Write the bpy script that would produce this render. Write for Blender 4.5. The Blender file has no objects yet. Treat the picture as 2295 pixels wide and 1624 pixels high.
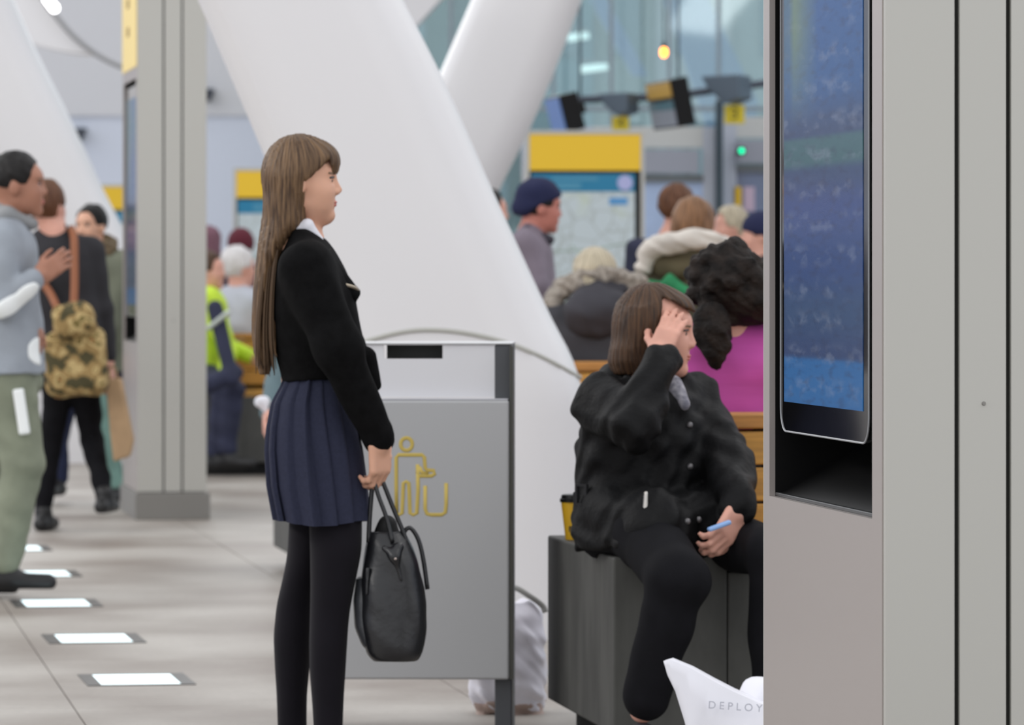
import bpy, bmesh, math, random
import numpy as np
from mathutils import Vector, Matrix

# ------------------------------------------------------------------ camera, world, lights, exposure
FPX = 10950.0          # focal length in pixels of the 2295 wide frame
CAMH = 1.27            # camera height
HOR = 617.0            # pixel row of the horizon
CX = 1147.5
GR = math.radians(8.5) # the hall's grid is turned by this much
scene = bpy.context.scene
cam_data = bpy.data.cameras.new('camera')
cam = bpy.data.objects.new('camera', cam_data)
scene.collection.objects.link(cam)
cam.location = (0, 0, CAMH)
cam.rotation_euler = (math.pi/2, 0, 0)
cam_data.sensor_width = 36.0
cam_data.lens = 36.0*FPX/2295.0
cam_data.shift_y = -(812.0-HOR)/2295.0
cam_data.clip_end = 400
cam_data.dof.use_dof = True
cam_data.dof.focus_distance = 10.0
cam_data.dof.aperture_fstop = 8.5
scene.camera = cam

world = bpy.data.worlds.new('overcast_sky')
scene.world = world
world.use_nodes = True
bg = world.node_tree.nodes['Background']
bg.inputs[0].default_value = (0.955, 0.97, 1.0, 1)
bg.inputs[1].default_value = 0.95

def area_light(name, loc, size, energy, color, rot=(0, 0, 0)):
    l = bpy.data.lights.new(name, 'AREA')
    l.shape = 'RECTANGLE'; l.size, l.size_y = size; l.energy = energy; l.color = color
    o = bpy.data.objects.new(name, l); scene.collection.objects.link(o)
    o.location = loc; o.rotation_euler = rot
    return o
area_light('added_area_light', (-8.0, 15, 5.2), (1.2, 20), 420, (1.0, 0.97, 0.93), (0, math.radians(-50), 0))  # unseen lamp added on the left to brighten the big column's edge
area_light('added_area_light', (3.5, 16, 6.0), (1.0, 22), 110, (1.0, 0.96, 0.91), (0, math.radians(8), 0))  # unseen overhead lamp added to give the soft light a direction
area_light('added_area_light', (-6, 38, 6.0), (1.0, 26), 260, (1.0, 0.98, 0.96))  # another unseen lamp, added over the middle of the hall
area_light('added_area_light', (-6, 62, 6.6), (14, 5), 1000, (0.97, 0.98, 1.0), (math.radians(-20), 0, 0))  # unseen lamp added to brighten the far wall
scene.view_settings.view_transform = 'Standard'
scene.view_settings.look = 'None'
scene.view_settings.gamma = 1.0
scene.view_settings.use_curve_mapping = False
scene.view_settings.exposure = 0.22

# ------------------------------------------------------------------ helpers
COL = scene.collection
def W(px, py, D):
    return np.array([(px-CX)*D/FPX, D, CAMH+(HOR-py)*D/FPX])
def floorD(py):
    return FPX*CAMH/(py-HOR)

def lin(c):
    return tuple(((v/255.0)/12.92 if v/255.0 <= .04045 else ((v/255.0+.055)/1.055)**2.4) for v in c)

MATS = {}
def mat(name, rgb, rough=.6, metal=0., var=0., vscale=6., stretch=(1, 1, 1), bump=0., bscale=None,
        emit=0., coat=0., sheen=0., rgb2=None, detail=3., spec=.5, bstretch=None, sss=0.):
    if name in MATS:
        return MATS[name]
    m = bpy.data.materials.new(name); m.use_nodes = True
    nt = m.node_tree; b = nt.nodes['Principled BSDF']
    c = lin(rgb)
    b.inputs['Base Color'].default_value = (*c, 1)
    b.inputs['Roughness'].default_value = rough
    b.inputs['Metallic'].default_value = metal
    b.inputs['Specular IOR Level'].default_value = spec
    b.inputs['Coat Weight'].default_value = coat
    b.inputs['Sheen Weight'].default_value = sheen
    if sss:
        b.inputs['Subsurface Weight'].default_value = sss
        b.inputs['Subsurface Radius'].default_value = (.02, .008, .004)
        b.inputs['Subsurface Scale'].default_value = .3
    if var or bump or rgb2:
        tc = nt.nodes.new('ShaderNodeTexCoord')
        mp = nt.nodes.new('ShaderNodeMapping'); mp.inputs['Scale'].default_value = stretch
        nt.links.new(tc.outputs['Object'], mp.inputs['Vector'])
        nz = nt.nodes.new('ShaderNodeTexNoise'); nz.inputs['Scale'].default_value = vscale
        nz.inputs['Detail'].default_value = detail
        nt.links.new(mp.outputs[0], nz.inputs['Vector'])
        if var or rgb2:
            rmp = nt.nodes.new('ShaderNodeValToRGB')
            c2 = lin(rgb2) if rgb2 else tuple(min(1, v*(1+var)) for v in c)
            c1 = c if rgb2 else tuple(v*(1-var) for v in c)
            rmp.color_ramp.elements[0].position = .35; rmp.color_ramp.elements[1].position = .65
            rmp.color_ramp.elements[0].color = (*c1, 1); rmp.color_ramp.elements[1].color = (*c2, 1)
            nt.links.new(nz.outputs['Fac'], rmp.inputs[0]); nt.links.new(rmp.outputs[0], b.inputs['Base Color'])
        if bump:
            n2 = nt.nodes.new('ShaderNodeTexNoise'); n2.inputs['Scale'].default_value = bscale or vscale
            n2.inputs['Detail'].default_value = detail
            mp2 = nt.nodes.new('ShaderNodeMapping'); mp2.inputs['Scale'].default_value = bstretch or stretch
            nt.links.new(tc.outputs['Object'], mp2.inputs['Vector'])
            nt.links.new(mp2.outputs[0], n2.inputs['Vector'])
            bp = nt.nodes.new('ShaderNodeBump'); bp.inputs['Strength'].default_value = bump
            bp.inputs['Distance'].default_value = .01
            nt.links.new(n2.outputs['Fac'], bp.inputs['Height']); nt.links.new(bp.outputs[0], b.inputs['Normal'])
    if emit:
        b.inputs['Emission Color'].default_value = (*c, 1)
        b.inputs['Emission Strength'].default_value = emit
    MATS[name] = m
    return m

def tag(o, label=None, cat=None, group=None, kind=None):
    if label: o['label'] = label
    if cat: o['category'] = cat
    if group: o['group'] = group
    if kind: o['kind'] = kind
    return o

def empty(name, loc, rz=0, label=None, cat=None, group=None, kind=None):
    o = bpy.data.objects.new(name, None); COL.objects.link(o)
    o.location = tuple(loc); o.rotation_euler = (0, 0, rz); o.empty_display_size = .1
    return tag(o, label, cat, group, kind)

def mesh_obj(name, me, m, parent=None, loc=None, rz=0):
    o = bpy.data.objects.new(name, me); COL.objects.link(o)
    if m is not None and not me.materials: me.materials.append(m)
    if parent is not None: o.parent = parent
    if loc is not None: o.location = tuple(loc)
    o.rotation_euler = (0, 0, rz)
    return o

def np_mesh(name, V, Q, smooth=True):
    me = bpy.data.meshes.new(name)
    V = np.asarray(V, np.float32); Q = np.asarray(Q, np.int32); n = Q.shape[1]
    me.vertices.add(len(V)); me.vertices.foreach_set('co', V.ravel())
    me.loops.add(Q.size); me.loops.foreach_set('vertex_index', Q.ravel())
    me.polygons.add(len(Q)); me.polygons.foreach_set('loop_start', np.arange(0, Q.size, n, dtype=np.int32))
    me.polygons.foreach_set('use_smooth', np.full(len(Q), smooth))
    me.update(calc_edges=True)
    return me

def bm_obj(name, bm, m, parent=None, loc=None, rz=0, smooth=False):
    me = bpy.data.meshes.new(name); bmesh.ops.recalc_face_normals(bm, faces=bm.faces)
    for f in bm.faces: f.smooth = smooth
    bm.to_mesh(me); bm.free()
    return mesh_obj(name, me, m, parent, loc, rz)

def bm_box(bm, lo, hi, bevel=0.):
    r = bmesh.ops.create_cube(bm, size=1)
    vs = r['verts']
    for v in vs:
        v.co = Vector([lo[i]+(v.co[i]+.5)*(hi[i]-lo[i]) for i in range(3)])
    if bevel:
        es = list({e for v in vs for e in v.link_edges})
        bmesh.ops.bevel(bm, geom=es, offset=bevel, segments=2, affect='EDGES', profile=.5)

def box(name, lo, hi, m, parent=None, bevel=.003, loc=None, rz=0):
    bm = bmesh.new(); bm_box(bm, lo, hi, bevel)
    return bm_obj(name, bm, m, parent, loc, rz)

def prism(name, pts, y0, y1, m, parent=None, loc=None, rz=0, bevel=0, smooth=False):
    """polygon in x/z extruded along y"""
    bm = bmesh.new()
    a = [bm.verts.new((p[0], y0, p[1])) for p in pts]; b = [bm.verts.new((p[0], y1, p[1])) for p in pts]
    bm.faces.new(a); bm.faces.new(b[::-1])
    n = len(pts)
    for i in range(n):
        bm.faces.new((a[i], b[i], b[(i+1) % n], a[(i+1) % n]))
    if bevel: bmesh.ops.bevel(bm, geom=list(bm.edges), offset=bevel, segments=2, affect='EDGES', profile=.5)
    return bm_obj(name, bm, m, parent, loc, rz, smooth)

def tube(name, pts, r, m, parent=None, seg=8, closed=False, flat=None, base=(0, 0, 0)):
    """tube along world points; flat=(axis vector, factor) squashes it"""
    pts = [np.asarray(p, float)-np.asarray(base, float) for p in pts]
    n = len(pts); V = []; Q = []
    rs = r if isinstance(r, (list, tuple)) else [r]*n
    prev = None
    for i, p in enumerate(pts):
        if closed: t = pts[(i+1) % n]-pts[i-1]
        else: t = pts[min(i+1, n-1)]-pts[max(i-1, 0)]
        t = t/(np.linalg.norm(t)+1e-9)
        if prev is None:
            ref = np.array([0, 1., 0]) if abs(t[1]) < .9 else np.array([1., 0, 0])
        else: ref = prev
        u = ref-t*np.dot(ref, t); u /= np.linalg.norm(u)+1e-9; prev = u
        w = np.cross(t, u)
        for k in range(seg):
            a = 2*math.pi*k/seg
            d = u*math.cos(a)+w*math.sin(a)
            if flat is not None:
                ax = np.asarray(flat[0]); d = d-ax*np.dot(d, ax)*(1-flat[1])
            V.append(p+d*rs[i])
    m_ = n if closed else n-1
    for i in range(m_):
        for k in range(seg):
            a, b = i*seg+k, i*seg+(k+1) % seg
            j = (i+1) % n
            Q.append((a, b, j*seg+(k+1) % seg, j*seg+k))
    me = np_mesh(name, V, Q)
    if not closed:
        bm = bmesh.new(); bm.from_mesh(me); bm.verts.ensure_lookup_table()
        bm.faces.new([bm.verts[k] for k in range(seg)][::-1]); bm.faces.new([bm.verts[(n-1)*seg+k] for k in range(seg)])
        bm.to_mesh(me); bm.free()
    return mesh_obj(name, me, m, parent)

def spline(pts, n=6):
    """Catmull-Rom through points"""
    P = [np.asarray(p, float) for p in pts]; P = [2*P[0]-P[1]]+P+[2*P[-1]-P[-2]]
    out = []
    for i in range(1, len(P)-2):
        for k in range(n):
            t = k/n
            out.append(.5*((2*P[i])+(-P[i-1]+P[i+1])*t+(2*P[i-1]-5*P[i]+4*P[i+1]-P[i+2])*t*t+(-P[i-1]+3*P[i]-3*P[i+1]+P[i+2])*t**3))
    out.append(P[-2]); return out

def loft(name, levels, m, parent=None, base=(0, 0, 0), smooth=True, caps=True):
    """levels: list of rings, each a list of 3d points with equal counts"""
    n = len(levels[0]); V = [np.asarray(p)-np.asarray(base) for L in levels for p in L]; Q = []
    for i in range(len(levels)-1):
        for k in range(n):
            Q.append((i*n+k, i*n+(k+1) % n, (i+1)*n+(k+1) % n, (i+1)*n+k))
    me = np_mesh(name, V, Q, smooth)
    bm = bmesh.new(); bm.from_mesh(me); bm.verts.ensure_lookup_table()
    if caps:
        bm.faces.new([bm.verts[k] for k in range(n)][::-1]); bm.faces.new([bm.verts[(len(levels)-1)*n+k] for k in range(n)])
    bmesh.ops.recalc_face_normals(bm, faces=bm.faces)
    if smooth:
        for e in bm.edges:
            e.smooth = not (len(e.link_faces) == 2 and e.calc_face_angle(0) > .7)
    bm.to_mesh(me); bm.free()
    return mesh_obj(name, me, m, parent)

# ------------------------------------------------------------------ implicit-surface modelling of bodies and cloth
def smin(a, b, k):
    if k <= 0: return np.minimum(a, b)
    h = np.clip(.5+.5*(b-a)/k, 0, 1)
    return b+(a-b)*h-k*h*(1-h)

A3 = lambda v: np.asarray(v, float)
def cap(a, b, r0, r1=None, k=.02):
    a, b = A3(a), A3(b); r1 = r0 if r1 is None else r1; ba = b-a; L = float(ba@ba)+1e-12
    def f(X, Y, Z):
        x, y, z = X-a[0], Y-a[1], Z-a[2]
        t = np.clip((x*ba[0]+y*ba[1]+z*ba[2])/L, 0, 1)
        return np.sqrt((x-t*ba[0])**2+(y-t*ba[1])**2+(z-t*ba[2])**2)-(r0+(r1-r0)*t)
    R = max(r0, r1)
    return ('add', np.minimum(a, b)-R, np.maximum(a, b)+R, f, k)
def ell(c, r, R=None, k=.02, op='add'):
    c, r = A3(c), A3(r); R = np.eye(3) if R is None else R; m = r.min()
    def f(X, Y, Z):
        x, y, z = X-c[0], Y-c[1], Z-c[2]
        q = [(x*R[0, i]+y*R[1, i]+z*R[2, i])/r[i] for i in range(3)]
        k0 = np.sqrt(q[0]**2+q[1]**2+q[2]**2)
        k1 = np.sqrt((q[0]/r[0])**2+(q[1]/r[1])**2+(q[2]/r[2])**2)+1e-9
        return k0*(k0-1)/k1
    e = np.abs(R)@r
    return (op, c-e, c+e, f, k)
def rbox(c, half, R=None, rad=.01, k=.01, op='add'):
    c, half = A3(c), A3(half); R = np.eye(3) if R is None else R
    def f(X, Y, Z):
        x, y, z = X-c[0], Y-c[1], Z-c[2]
        q = [np.abs(x*R[0, i]+y*R[1, i]+z*R[2, i])-half[i]+rad for i in range(3)]
        o = np.sqrt(np.maximum(q[0], 0)**2+np.maximum(q[1], 0)**2+np.maximum(q[2], 0)**2)
        return o+np.minimum(np.maximum(q[0], np.maximum(q[1], q[2])), 0)-rad
    e = np.abs(R)@half
    return (op, c-e, c+e, f, k)
def stack(levels, k=.02, n=2., op='add', rnd=0.):
    """levels (z, cx, cy, a, b): elliptic sections along z"""
    L = sorted(levels); zz = np.array([l[0] for l in L]); T = np.array([l[1:] for l in L], float)
    # smooth resample
    zs = np.linspace(zz[0], zz[-1], 96)
    Ts = np.stack([np.interp(zs, zz, T[:, i]) for i in range(4)], 1)
    ker = np.ones(7)/7
    for i in range(4):
        p = np.pad(Ts[:, i], 3, mode='reflect', reflect_type='odd'); Ts[:, i] = np.convolve(p, ker, 'valid')
    def f(X, Y, Z):
        z = Z.ravel(); sh = (1, 1, -1)
        cx, cy, a, b = [np.interp(z, zs, Ts[:, i]).reshape(sh) for i in range(4)]
        q = (np.abs((X-cx)/a)**n+np.abs((Y-cy)/b)**n)**(1./n)
        d = (q-1)*np.minimum(a, b)
        return np.maximum(d, np.maximum(Z-zz[-1], zz[0]-Z))
    lo = A3([(T[:, 0]-T[:, 2]).min(), (T[:, 1]-T[:, 3]).min(), zz[0]]); hi = A3([(T[:, 0]+T[:, 2]).max(), (T[:, 1]+T[:, 3]).max(), zz[-1]])
    return (op, lo, hi, f, k)
def cutp(planes, k=.004, lo=None, hi=None, keep=False):
    """subtract the intersection of half-spaces (point, normal): inside = behind all normals"""
    pl = [(A3(p), A3(n)/np.linalg.norm(n)) for p, n in planes]
    def f(X, Y, Z):
        d = None
        for p, n in pl:
            e = (X-p[0])*n[0]+(Y-p[1])*n[1]+(Z-p[2])*n[2]
            d = e if d is None else np.maximum(d, e)
        return d
    return ('sub', lo, hi, f, k)
def disp(fn):
    return ('disp', None, None, fn, 0)

def wrinkle(amp, freq, seed, stretch=(1, 1, 1)):
    rs = np.random.RandomState(seed); D = rs.randn(5, 3)*np.array(stretch); D /= np.linalg.norm(D, axis=1)[:, None]/np.linalg.norm(np.array(stretch))*1.7
    ph = rs.rand(5)*6.28; fr = freq*(.6+rs.rand(5))
    def f(x, y, z):
        o = 0
        for i in range(5):
            p = D[i, 0]*x+D[i, 1]*y+D[i, 2]*z
            o = o+np.sin(fr[i]*p+ph[i]+1.3*np.sin(.5*fr[i]*(z+x)+ph[i-1]))
        return amp*o/2.2
    return disp(f)

def sdf_mesh(name, prims, h):
    adds = [p for p in prims if p[0] == 'add']
    lo = np.min([p[1] for p in adds], 0)-4*h; hi = np.max([p[2] for p in adds], 0)+4*h
    n = np.ceil((hi-lo)/h).astype(int)+1
    ax = [lo[i]+h*np.arange(n[i]) for i in range(3)]
    F = np.full(n, .5, np.float32)
    for op, a, b, fn, k in prims:
        if op == 'disp':
            I = np.nonzero(np.abs(F) < 3*h+.012)
            F[I] += fn(ax[0][I[0]], ax[1][I[1]], ax[2][I[2]]).astype(np.float32); continue
        pad = k+3*h
        if a is None: sl = [slice(0, n[i]) for i in range(3)]
        else:
            i0 = np.clip(np.floor((a-pad-lo)/h).astype(int), 0, n); i1 = np.clip(np.ceil((b+pad-lo)/h).astype(int)+1, 0, n)
            if np.any(i1 <= i0): continue
            sl = [slice(i0[i], i1[i]) for i in range(3)]
        X = ax[0][sl[0]][:, None, None]; Y = ax[1][sl[1]][None, :, None]; Z = ax[2][sl[2]][None, None, :]
        d = np.broadcast_to(fn(X, Y, Z), F[tuple(sl)].shape).astype(np.float32); cur = F[tuple(sl)]
        if op == 'add': F[tuple(sl)] = smin(cur, d, k)
        else: F[tuple(sl)] = -smin(-cur, d, k)
    S = F < 0
    c = np.zeros(tuple(n-1), np.int8)
    for i in (0, 1):
        for j in (0, 1):
            for k in (0, 1):
                c += S[i:n[0]-1+i, j:n[1]-1+j, k:n[2]-1+k]
    act = (c > 0) & (c < 8)
    idx = np.argwhere(act)
    ID = np.full(act.shape, -1, np.int32); ID[act] = np.arange(len(idx))
    acc = np.zeros((len(idx), 3)); cnt = np.zeros(len(idx))
    cor = [(i, j, k) for i in (0, 1) for j in (0, 1) for k in (0, 1)]
    val = {o: F[idx[:, 0]+o[0], idx[:, 1]+o[1], idx[:, 2]+o[2]] for o in cor}
    for o in cor:
        for axi in range(3):
            if o[axi]: continue
            q = list(o); q[axi] = 1; q = tuple(q)
            fa, fb = val[o], val[q]; mk = (fa < 0) != (fb < 0)
            t = fa[mk]/(fa[mk]-fb[mk])
            p = np.tile(A3(o), (mk.sum(), 1)); p[:, axi] += t
            acc[mk] += p; cnt[mk] += 1
    V = lo+h*(idx+acc/cnt[:, None])
    Q = []
    for axi in range(3):
        u, w = (axi+1) % 3, (axi+2) % 3
        s0 = [slice(None)]*3; s1 = [slice(None)]*3
        s0[axi] = slice(0, -1); s1[axi] = slice(1, None)
        A, B = S[tuple(s0)], S[tuple(s1)]
        E = np.argwhere(A != B)
        E = E[(E[:, u] > 0) & (E[:, w] > 0) & (E[:, u] < n[u]-1) & (E[:, w] < n[w]-1)]
        ins = A[E[:, 0], E[:, 1], E[:, 2]]
        def cell(du, dw):
            e = E.copy(); e[:, u] += du; e[:, w] += dw
            return ID[e[:, 0], e[:, 1], e[:, 2]]
        q = np.stack([cell(-1, -1), cell(0, -1), cell(0, 0), cell(-1, 0)], 1)
        q[~ins] = q[~ins][:, ::-1]
        Q.append(q)
    return V, np.concatenate(Q)

def sdf(name, prims, h, m, parent=None, base=(0, 0, 0), axis=None):
    V, Q = sdf_mesh(name, prims, h)
    me = np_mesh(name, V-np.asarray(base, float), Q)
    if axis is not None:      # direction in which the hair runs: meridians from the crown
        d = V[:, :2]-np.asarray(axis)[:2]; d /= np.linalg.norm(d, axis=1)[:, None]+1e-6
        at = me.attributes.new('strand', 'FLOAT_VECTOR', 'POINT')
        at.data.foreach_set('vector', np.concatenate([d, V[:, 2:]*.9], 1).astype(np.float32).ravel())
    return mesh_obj(name, me, m, parent)

def rotz(a):
    c, s = math.cos(a), math.sin(a)
    return np.array([[c, -s, 0], [s, c, 0], [0, 0, 1.]])
def roty(a):
    c, s = math.cos(a), math.sin(a)
    return np.array([[c, 0, s], [0, 1., 0], [-s, 0, c]])
def rotx(a):
    c, s = math.cos(a), math.sin(a)
    return np.array([[1., 0, 0], [0, c, -s], [0, s, c]])

class Head:
    """head frame: x forward, y left, z up; origin at eye level in the middle of the skull"""
    def __init__(s, o, yaw=0., pitch=0., roll=0., sc=1.):
        s.o = A3(o); s.R = rotz(yaw)@roty(pitch)@rotx(roll); s.s = sc
    def p(s, x, y, z): return s.o+s.R@(A3((x, y, z))*s.s)
    def d(s, x, y, z): return s.R@A3((x, y, z))
    def e(s, c, r, k=.02, op='add'): return ell(s.p(*c), A3(r)*s.s, s.R, k*s.s, op)
    def c(s, a, b, r0, r1, k=.02): return cap(s.p(*a), s.p(*b), r0*s.s, r1*s.s, k*s.s)
    def cut(s, planes, k=.004): return cutp([(s.p(*p), s.d(*n)) for p, n in planes], k)

def head_prims(H, detail=True, chin=1., nose=1.):
    P = [H.e((-.012, 0, .025), (.100, .076, .096)), H.e((.025, 0, -.032), (.066, .058, .072), .03),
         H.c((.0, .040, -.065), (.072, .008, -.103), .018, .016*chin, .025), H.c((.0, -.040, -.065), (.072, -.008, -.103), .018, .016*chin, .025),
         H.e((.066, 0, .028), (.030, .052, .034), .02),
         H.e((.060, .032, -.034), (.026, .025, .028), .035), H.e((.060, -.032, -.034), (.026, .025, .028), .035),
         H.e((.050, .022, -.072), (.030, .028, .028), .03), H.e((.050, -.022, -.072), (.030, .028, .028), .03)]
    if detail:
        P += [H.c((.090, 0, .006), (.103*nose, 0, -.026), .007, .010, .012), H.e((.097, .011, -.033), (.012, .009, .008), .008), H.e((.097, -.011, -.033), (.012, .009, .008), .008),
              H.e((.083, 0, -.060), (.014, .024, .008), .008), H.e((.081, 0, -.072), (.014, .021, .008), .008), H.e((.076, 0, -.100), (.016, .016, .014), .012),
              H.e((.094, .034, .002), (.014, .018, .011), .008, 'sub'), H.e((.094, -.034, .002), (.014, .018, .011), .008, 'sub'),
              H.e((.074, .033, .001), (.014, .014, .013), .003), H.e((.074, -.033, .001), (.014, .014, .013), .003)]
    else:
        P += [H.c((.090, 0, .006), (.104, 0, -.028), .010, .013, .015)]
    for s in (1, -1):
        P += [H.e((-.008, .076*s, -.012), (.022, .010, .032), .008)]
    return P

def hand_prims(wr, dirv, nrm, side, curl=.6, sc=1., spread=.08, thumb=.5, r=.0085, k=.006, curls=None):
    """wr wrist; dirv finger direction; nrm palm normal (towards the palm side); side +1 if thumb is along cross(dirv,nrm)"""
    d = A3(dirv)/np.linalg.norm(dirv); n = A3(nrm)-d*np.dot(nrm, d); n /= np.linalg.norm(n)
    t = np.cross(d, n)*side       # towards the thumb
    wr = A3(wr); P = []
    R = np.stack([d, t, n], 1)
    P.append(rbox(wr+d*.045*sc, A3((.050, .040, .013))*sc, R, .012*sc, .012))
    P.append(cap(wr-d*.03*sc, wr+d*.01*sc, .024*sc, .026*sc, .015))
    P.append(ell(wr+d*.03*sc+t*.024*sc+n*.008*sc, A3((.030, .016, .014))*sc, R, .01))
    lens = [(.040, .026, .020), (.045, .029, .021), (.042, .027, .020), (.033, .021, .018)]
    offs = [.029, .010, -.010, -.029]; base = [.090, .094, .090, .082]
    for i in range(4):
        p = wr+d*base[i]*sc+t*offs[i]*sc
        a = 0.; c = curl if curls is None else curls[i]
        sp = spread*(1.5-i)/1.5
        for j, L in enumerate(lens[i]):
            a += c*(.75 if j == 0 else 1.)
            v = (d*math.cos(a)+n*math.sin(a)); v = v+t*sp; v /= np.linalg.norm(v)
            q = p+v*L*sc
            P.append(cap(p, q, r*(1.05-.08*j)*sc, r*(.98-.08*j)*sc, k)); p = q
    p = wr+d*.025*sc+t*.034*sc+n*.004*sc
    for j, L in enumerate((.036, .032, .026)):
        a = thumb-.15*j
        v = d*math.cos(a)+t*math.sin(a)*(1-.35*j)+n*(.25+.3*j*curl); v /= np.linalg.norm(v)
        q = p+v*L*sc; P.append(cap(p, q, r*1.25*sc*(1-.1*j), r*1.1*sc*(1-.1*j), k)); p = q
    return P

def lerp(a, b, t): return A3(a)+(A3(b)-A3(a))*t

# ------------------------------------------------------------------ materials
def floor_material():
    m = bpy.data.materials.new('polished_stone_floor'); m.use_nodes = True
    nt = m.node_tree; b = nt.nodes['Principled BSDF']
    g = nt.nodes.new('ShaderNodeNewGeometry')
    n1 = nt.nodes.new('ShaderNodeTexNoise'); n1.inputs['Scale'].default_value = 1.1; n1.inputs['Detail'].default_value = 6
    n2 = nt.nodes.new('ShaderNodeTexNoise'); n2.inputs['Scale'].default_value = 40; n2.inputs['Detail'].default_value = 2
    nt.links.new(g.outputs['Position'], n1.inputs['Vector']); nt.links.new(g.outputs['Position'], n2.inputs['Vector'])
    r = nt.nodes.new('ShaderNodeValToRGB')
    r.color_ramp.elements[0].position = .35; r.color_ramp.elements[0].color = (*lin((138, 128, 120)), 1)
    r.color_ramp.elements[1].position = .68; r.color_ramp.elements[1].color = (*lin((184, 179, 172)), 1)
    nt.links.new(n1.outputs['Fac'], r.inputs[0])
    mx = nt.nodes.new('ShaderNodeMix'); mx.data_type = 'RGBA'; mx.blend_type = 'MULTIPLY'
    mx.inputs['Factor'].default_value = .25
    nt.links.new(r.outputs[0], mx.inputs['A']); nt.links.new(n2.outputs['Fac'], mx.inputs['B'])
    nt.links.new(mx.outputs['Result'], b.inputs['Base Color'])
    b.inputs['Roughness'].default_value = .33; b.inputs['Specular IOR Level'].default_value = .35
    n3 = nt.nodes.new('ShaderNodeMath'); n3.operation = 'MULTIPLY_ADD'; n3.inputs[1].default_value = .25; n3.inputs[2].default_value = .36
    nt.links.new(n1.outputs['Fac'], n3.inputs[0]); nt.links.new(n3.outputs[0], b.inputs['Roughness'])
    return m
M_FLOOR = floor_material()
M_JOINT = mat('stone_joint', (146, 139, 132), .8)
M_WHITE = mat('white_cladding', (226, 225, 227), .42)
M_WALL = mat('pale_wall', (226, 232, 246), .6)
M_CEIL = mat('ceiling_panel', (226, 226, 230), .7)
M_SEAM = mat('seam_grey', (178, 178, 172), .6)
M_ALU = mat('anodised_aluminium', (188, 187, 181), .42, .12, bump=.02, bscale=400)
M_ALU_W = mat('warm_aluminium', (176, 168, 164), .36, .3, bump=.02, bscale=400)
M_ALU_D = mat('dark_aluminium_base', (138, 136, 132), .5, .3)
M_GROOVE = mat('groove_black', (30, 30, 26), .8)
M_BLACK = mat('black_plastic', (8, 8, 9), .4, spec=.25)
M_BLACKM = mat('black_matte', (16, 16, 17), .75)
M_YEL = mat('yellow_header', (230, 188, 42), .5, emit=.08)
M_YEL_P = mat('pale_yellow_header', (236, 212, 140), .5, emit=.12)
M_WOOD = mat('oiled_oak', (190, 140, 62), .5, var=.18, vscale=5, stretch=(1, 12, 12), bump=.05)
M_WOOD_D = mat('oak_top', (176, 122, 58), .5, var=.18, vscale=5, stretch=(1, 12, 12))
M_CONC = mat('dark_concrete', (80, 80, 77), .7, var=.22, vscale=9, stretch=(1, 1, .35), bump=.15, detail=6)
M_STEEL = mat('bin_painted_grey', (182, 183, 185), .45, 0.)
M_POST = mat('bin_post_grey', (84, 86, 90), .5, .2)
M_PICT = mat('pictogram_yellow', (204, 180, 92), .6)
M_LITFRAME = mat('steel_light_frame', (92, 90, 88), .4, .6)
M_LIT = mat('lit_floor_panel', (226, 246, 250), .3, emit=.95)

# ------------------------------------------------------------------ floor
def G(u, v, z=0):
    return (u*math.cos(GR)-v*math.sin(GR), u*math.sin(GR)+v*math.cos(GR), z)
floor = box('floor', (-24, 4, -.20), (24, 86, -.012), M_JOINT, None, 0, (0, 0, 0), GR)
tag(floor, 'pale polished stone floor of the station hall', 'floor', kind='structure')
slab_me = None
for iu in range(-5, 7):
    for iv in range(5, 19):
        if slab_me is None:
            bm = bmesh.new(); bm_box(bm, (.002, .002, -.014), (1.198, 1.798, 0), .0015)
            o = bm_obj('slab', bm, M_FLOOR, floor); slab_me = o.data
        else:
            o = mesh_obj('slab', slab_me, None, floor)
        o.location = (iu*1.2-.35, iv*1.8, 0)
far = box('paving', (-24, 19*1.8+.004, -.014), (24, 86, 0), M_FLOOR, floor, 0)

# inset floor lights
for i, (px, py) in enumerate([(305, 1523), (209, 1431), (125, 1352), (88, 1286), (30, 1229)]):
    D = floorD(py); p = W(px, py, D)
    e = empty('floor_light', (p[0], p[1], 0), GR*1.1,
              ['rectangular lit floor light flush in stone, end of the row by the schoolgirl', 'lit floor light, second from the schoolgirl end of the row',
               'lit floor light just in front of the black trainer toe', 'lit floor light right behind the black trainer of man in hoodie', 'floor light farthest along the row, past the trainer'][i],
              'floor light', 'floor lights inset in a row')
    bm = bmesh.new()
    for lo, hi in [((-.168, -.215, -.01), (-.124, .215, .003)), ((.124, -.215, -.01), (.168, .215, .003)), ((-.124, .195, -.01), (.124, .215, .003)), ((-.124, -.215, -.01), (.124, -.195, .003))]:
        bm_box(bm, lo, hi)
    bm_obj('frame', bm, M_LITFRAME, e)
    box('lit_panel', (-.124, -.195, -.01), (.124, .195, .002), M_LIT, e, 0)

# ------------------------------------------------------------------ walls, ceiling
wall_back = box('wall_back', (-22, 76, -.1), (-1.2, 76.3, 9), M_WALL, None, 0)
tag(wall_back, 'pale bluish white far wall of the hall', 'wall', kind='structure')
wall_left = box('wall_left', (-22.3, 3, -.1), (-22, 76.3, 9), M_WALL, None, 0)
tag(wall_left, 'pale side wall of the hall', 'wall', kind='structure')
up = box('panel', (-21.9, 75.95, 3.75), (-1.2, 76.0, 8.9), M_CEIL, wall_back, 0)

wall_right = box('wall_right', (22, 3, -.1), (22.3, 76.3, 9), M_WALL, None, 0)
tag(wall_right, 'pale right hand side wall of the hall', 'wall', kind='structure')
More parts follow.
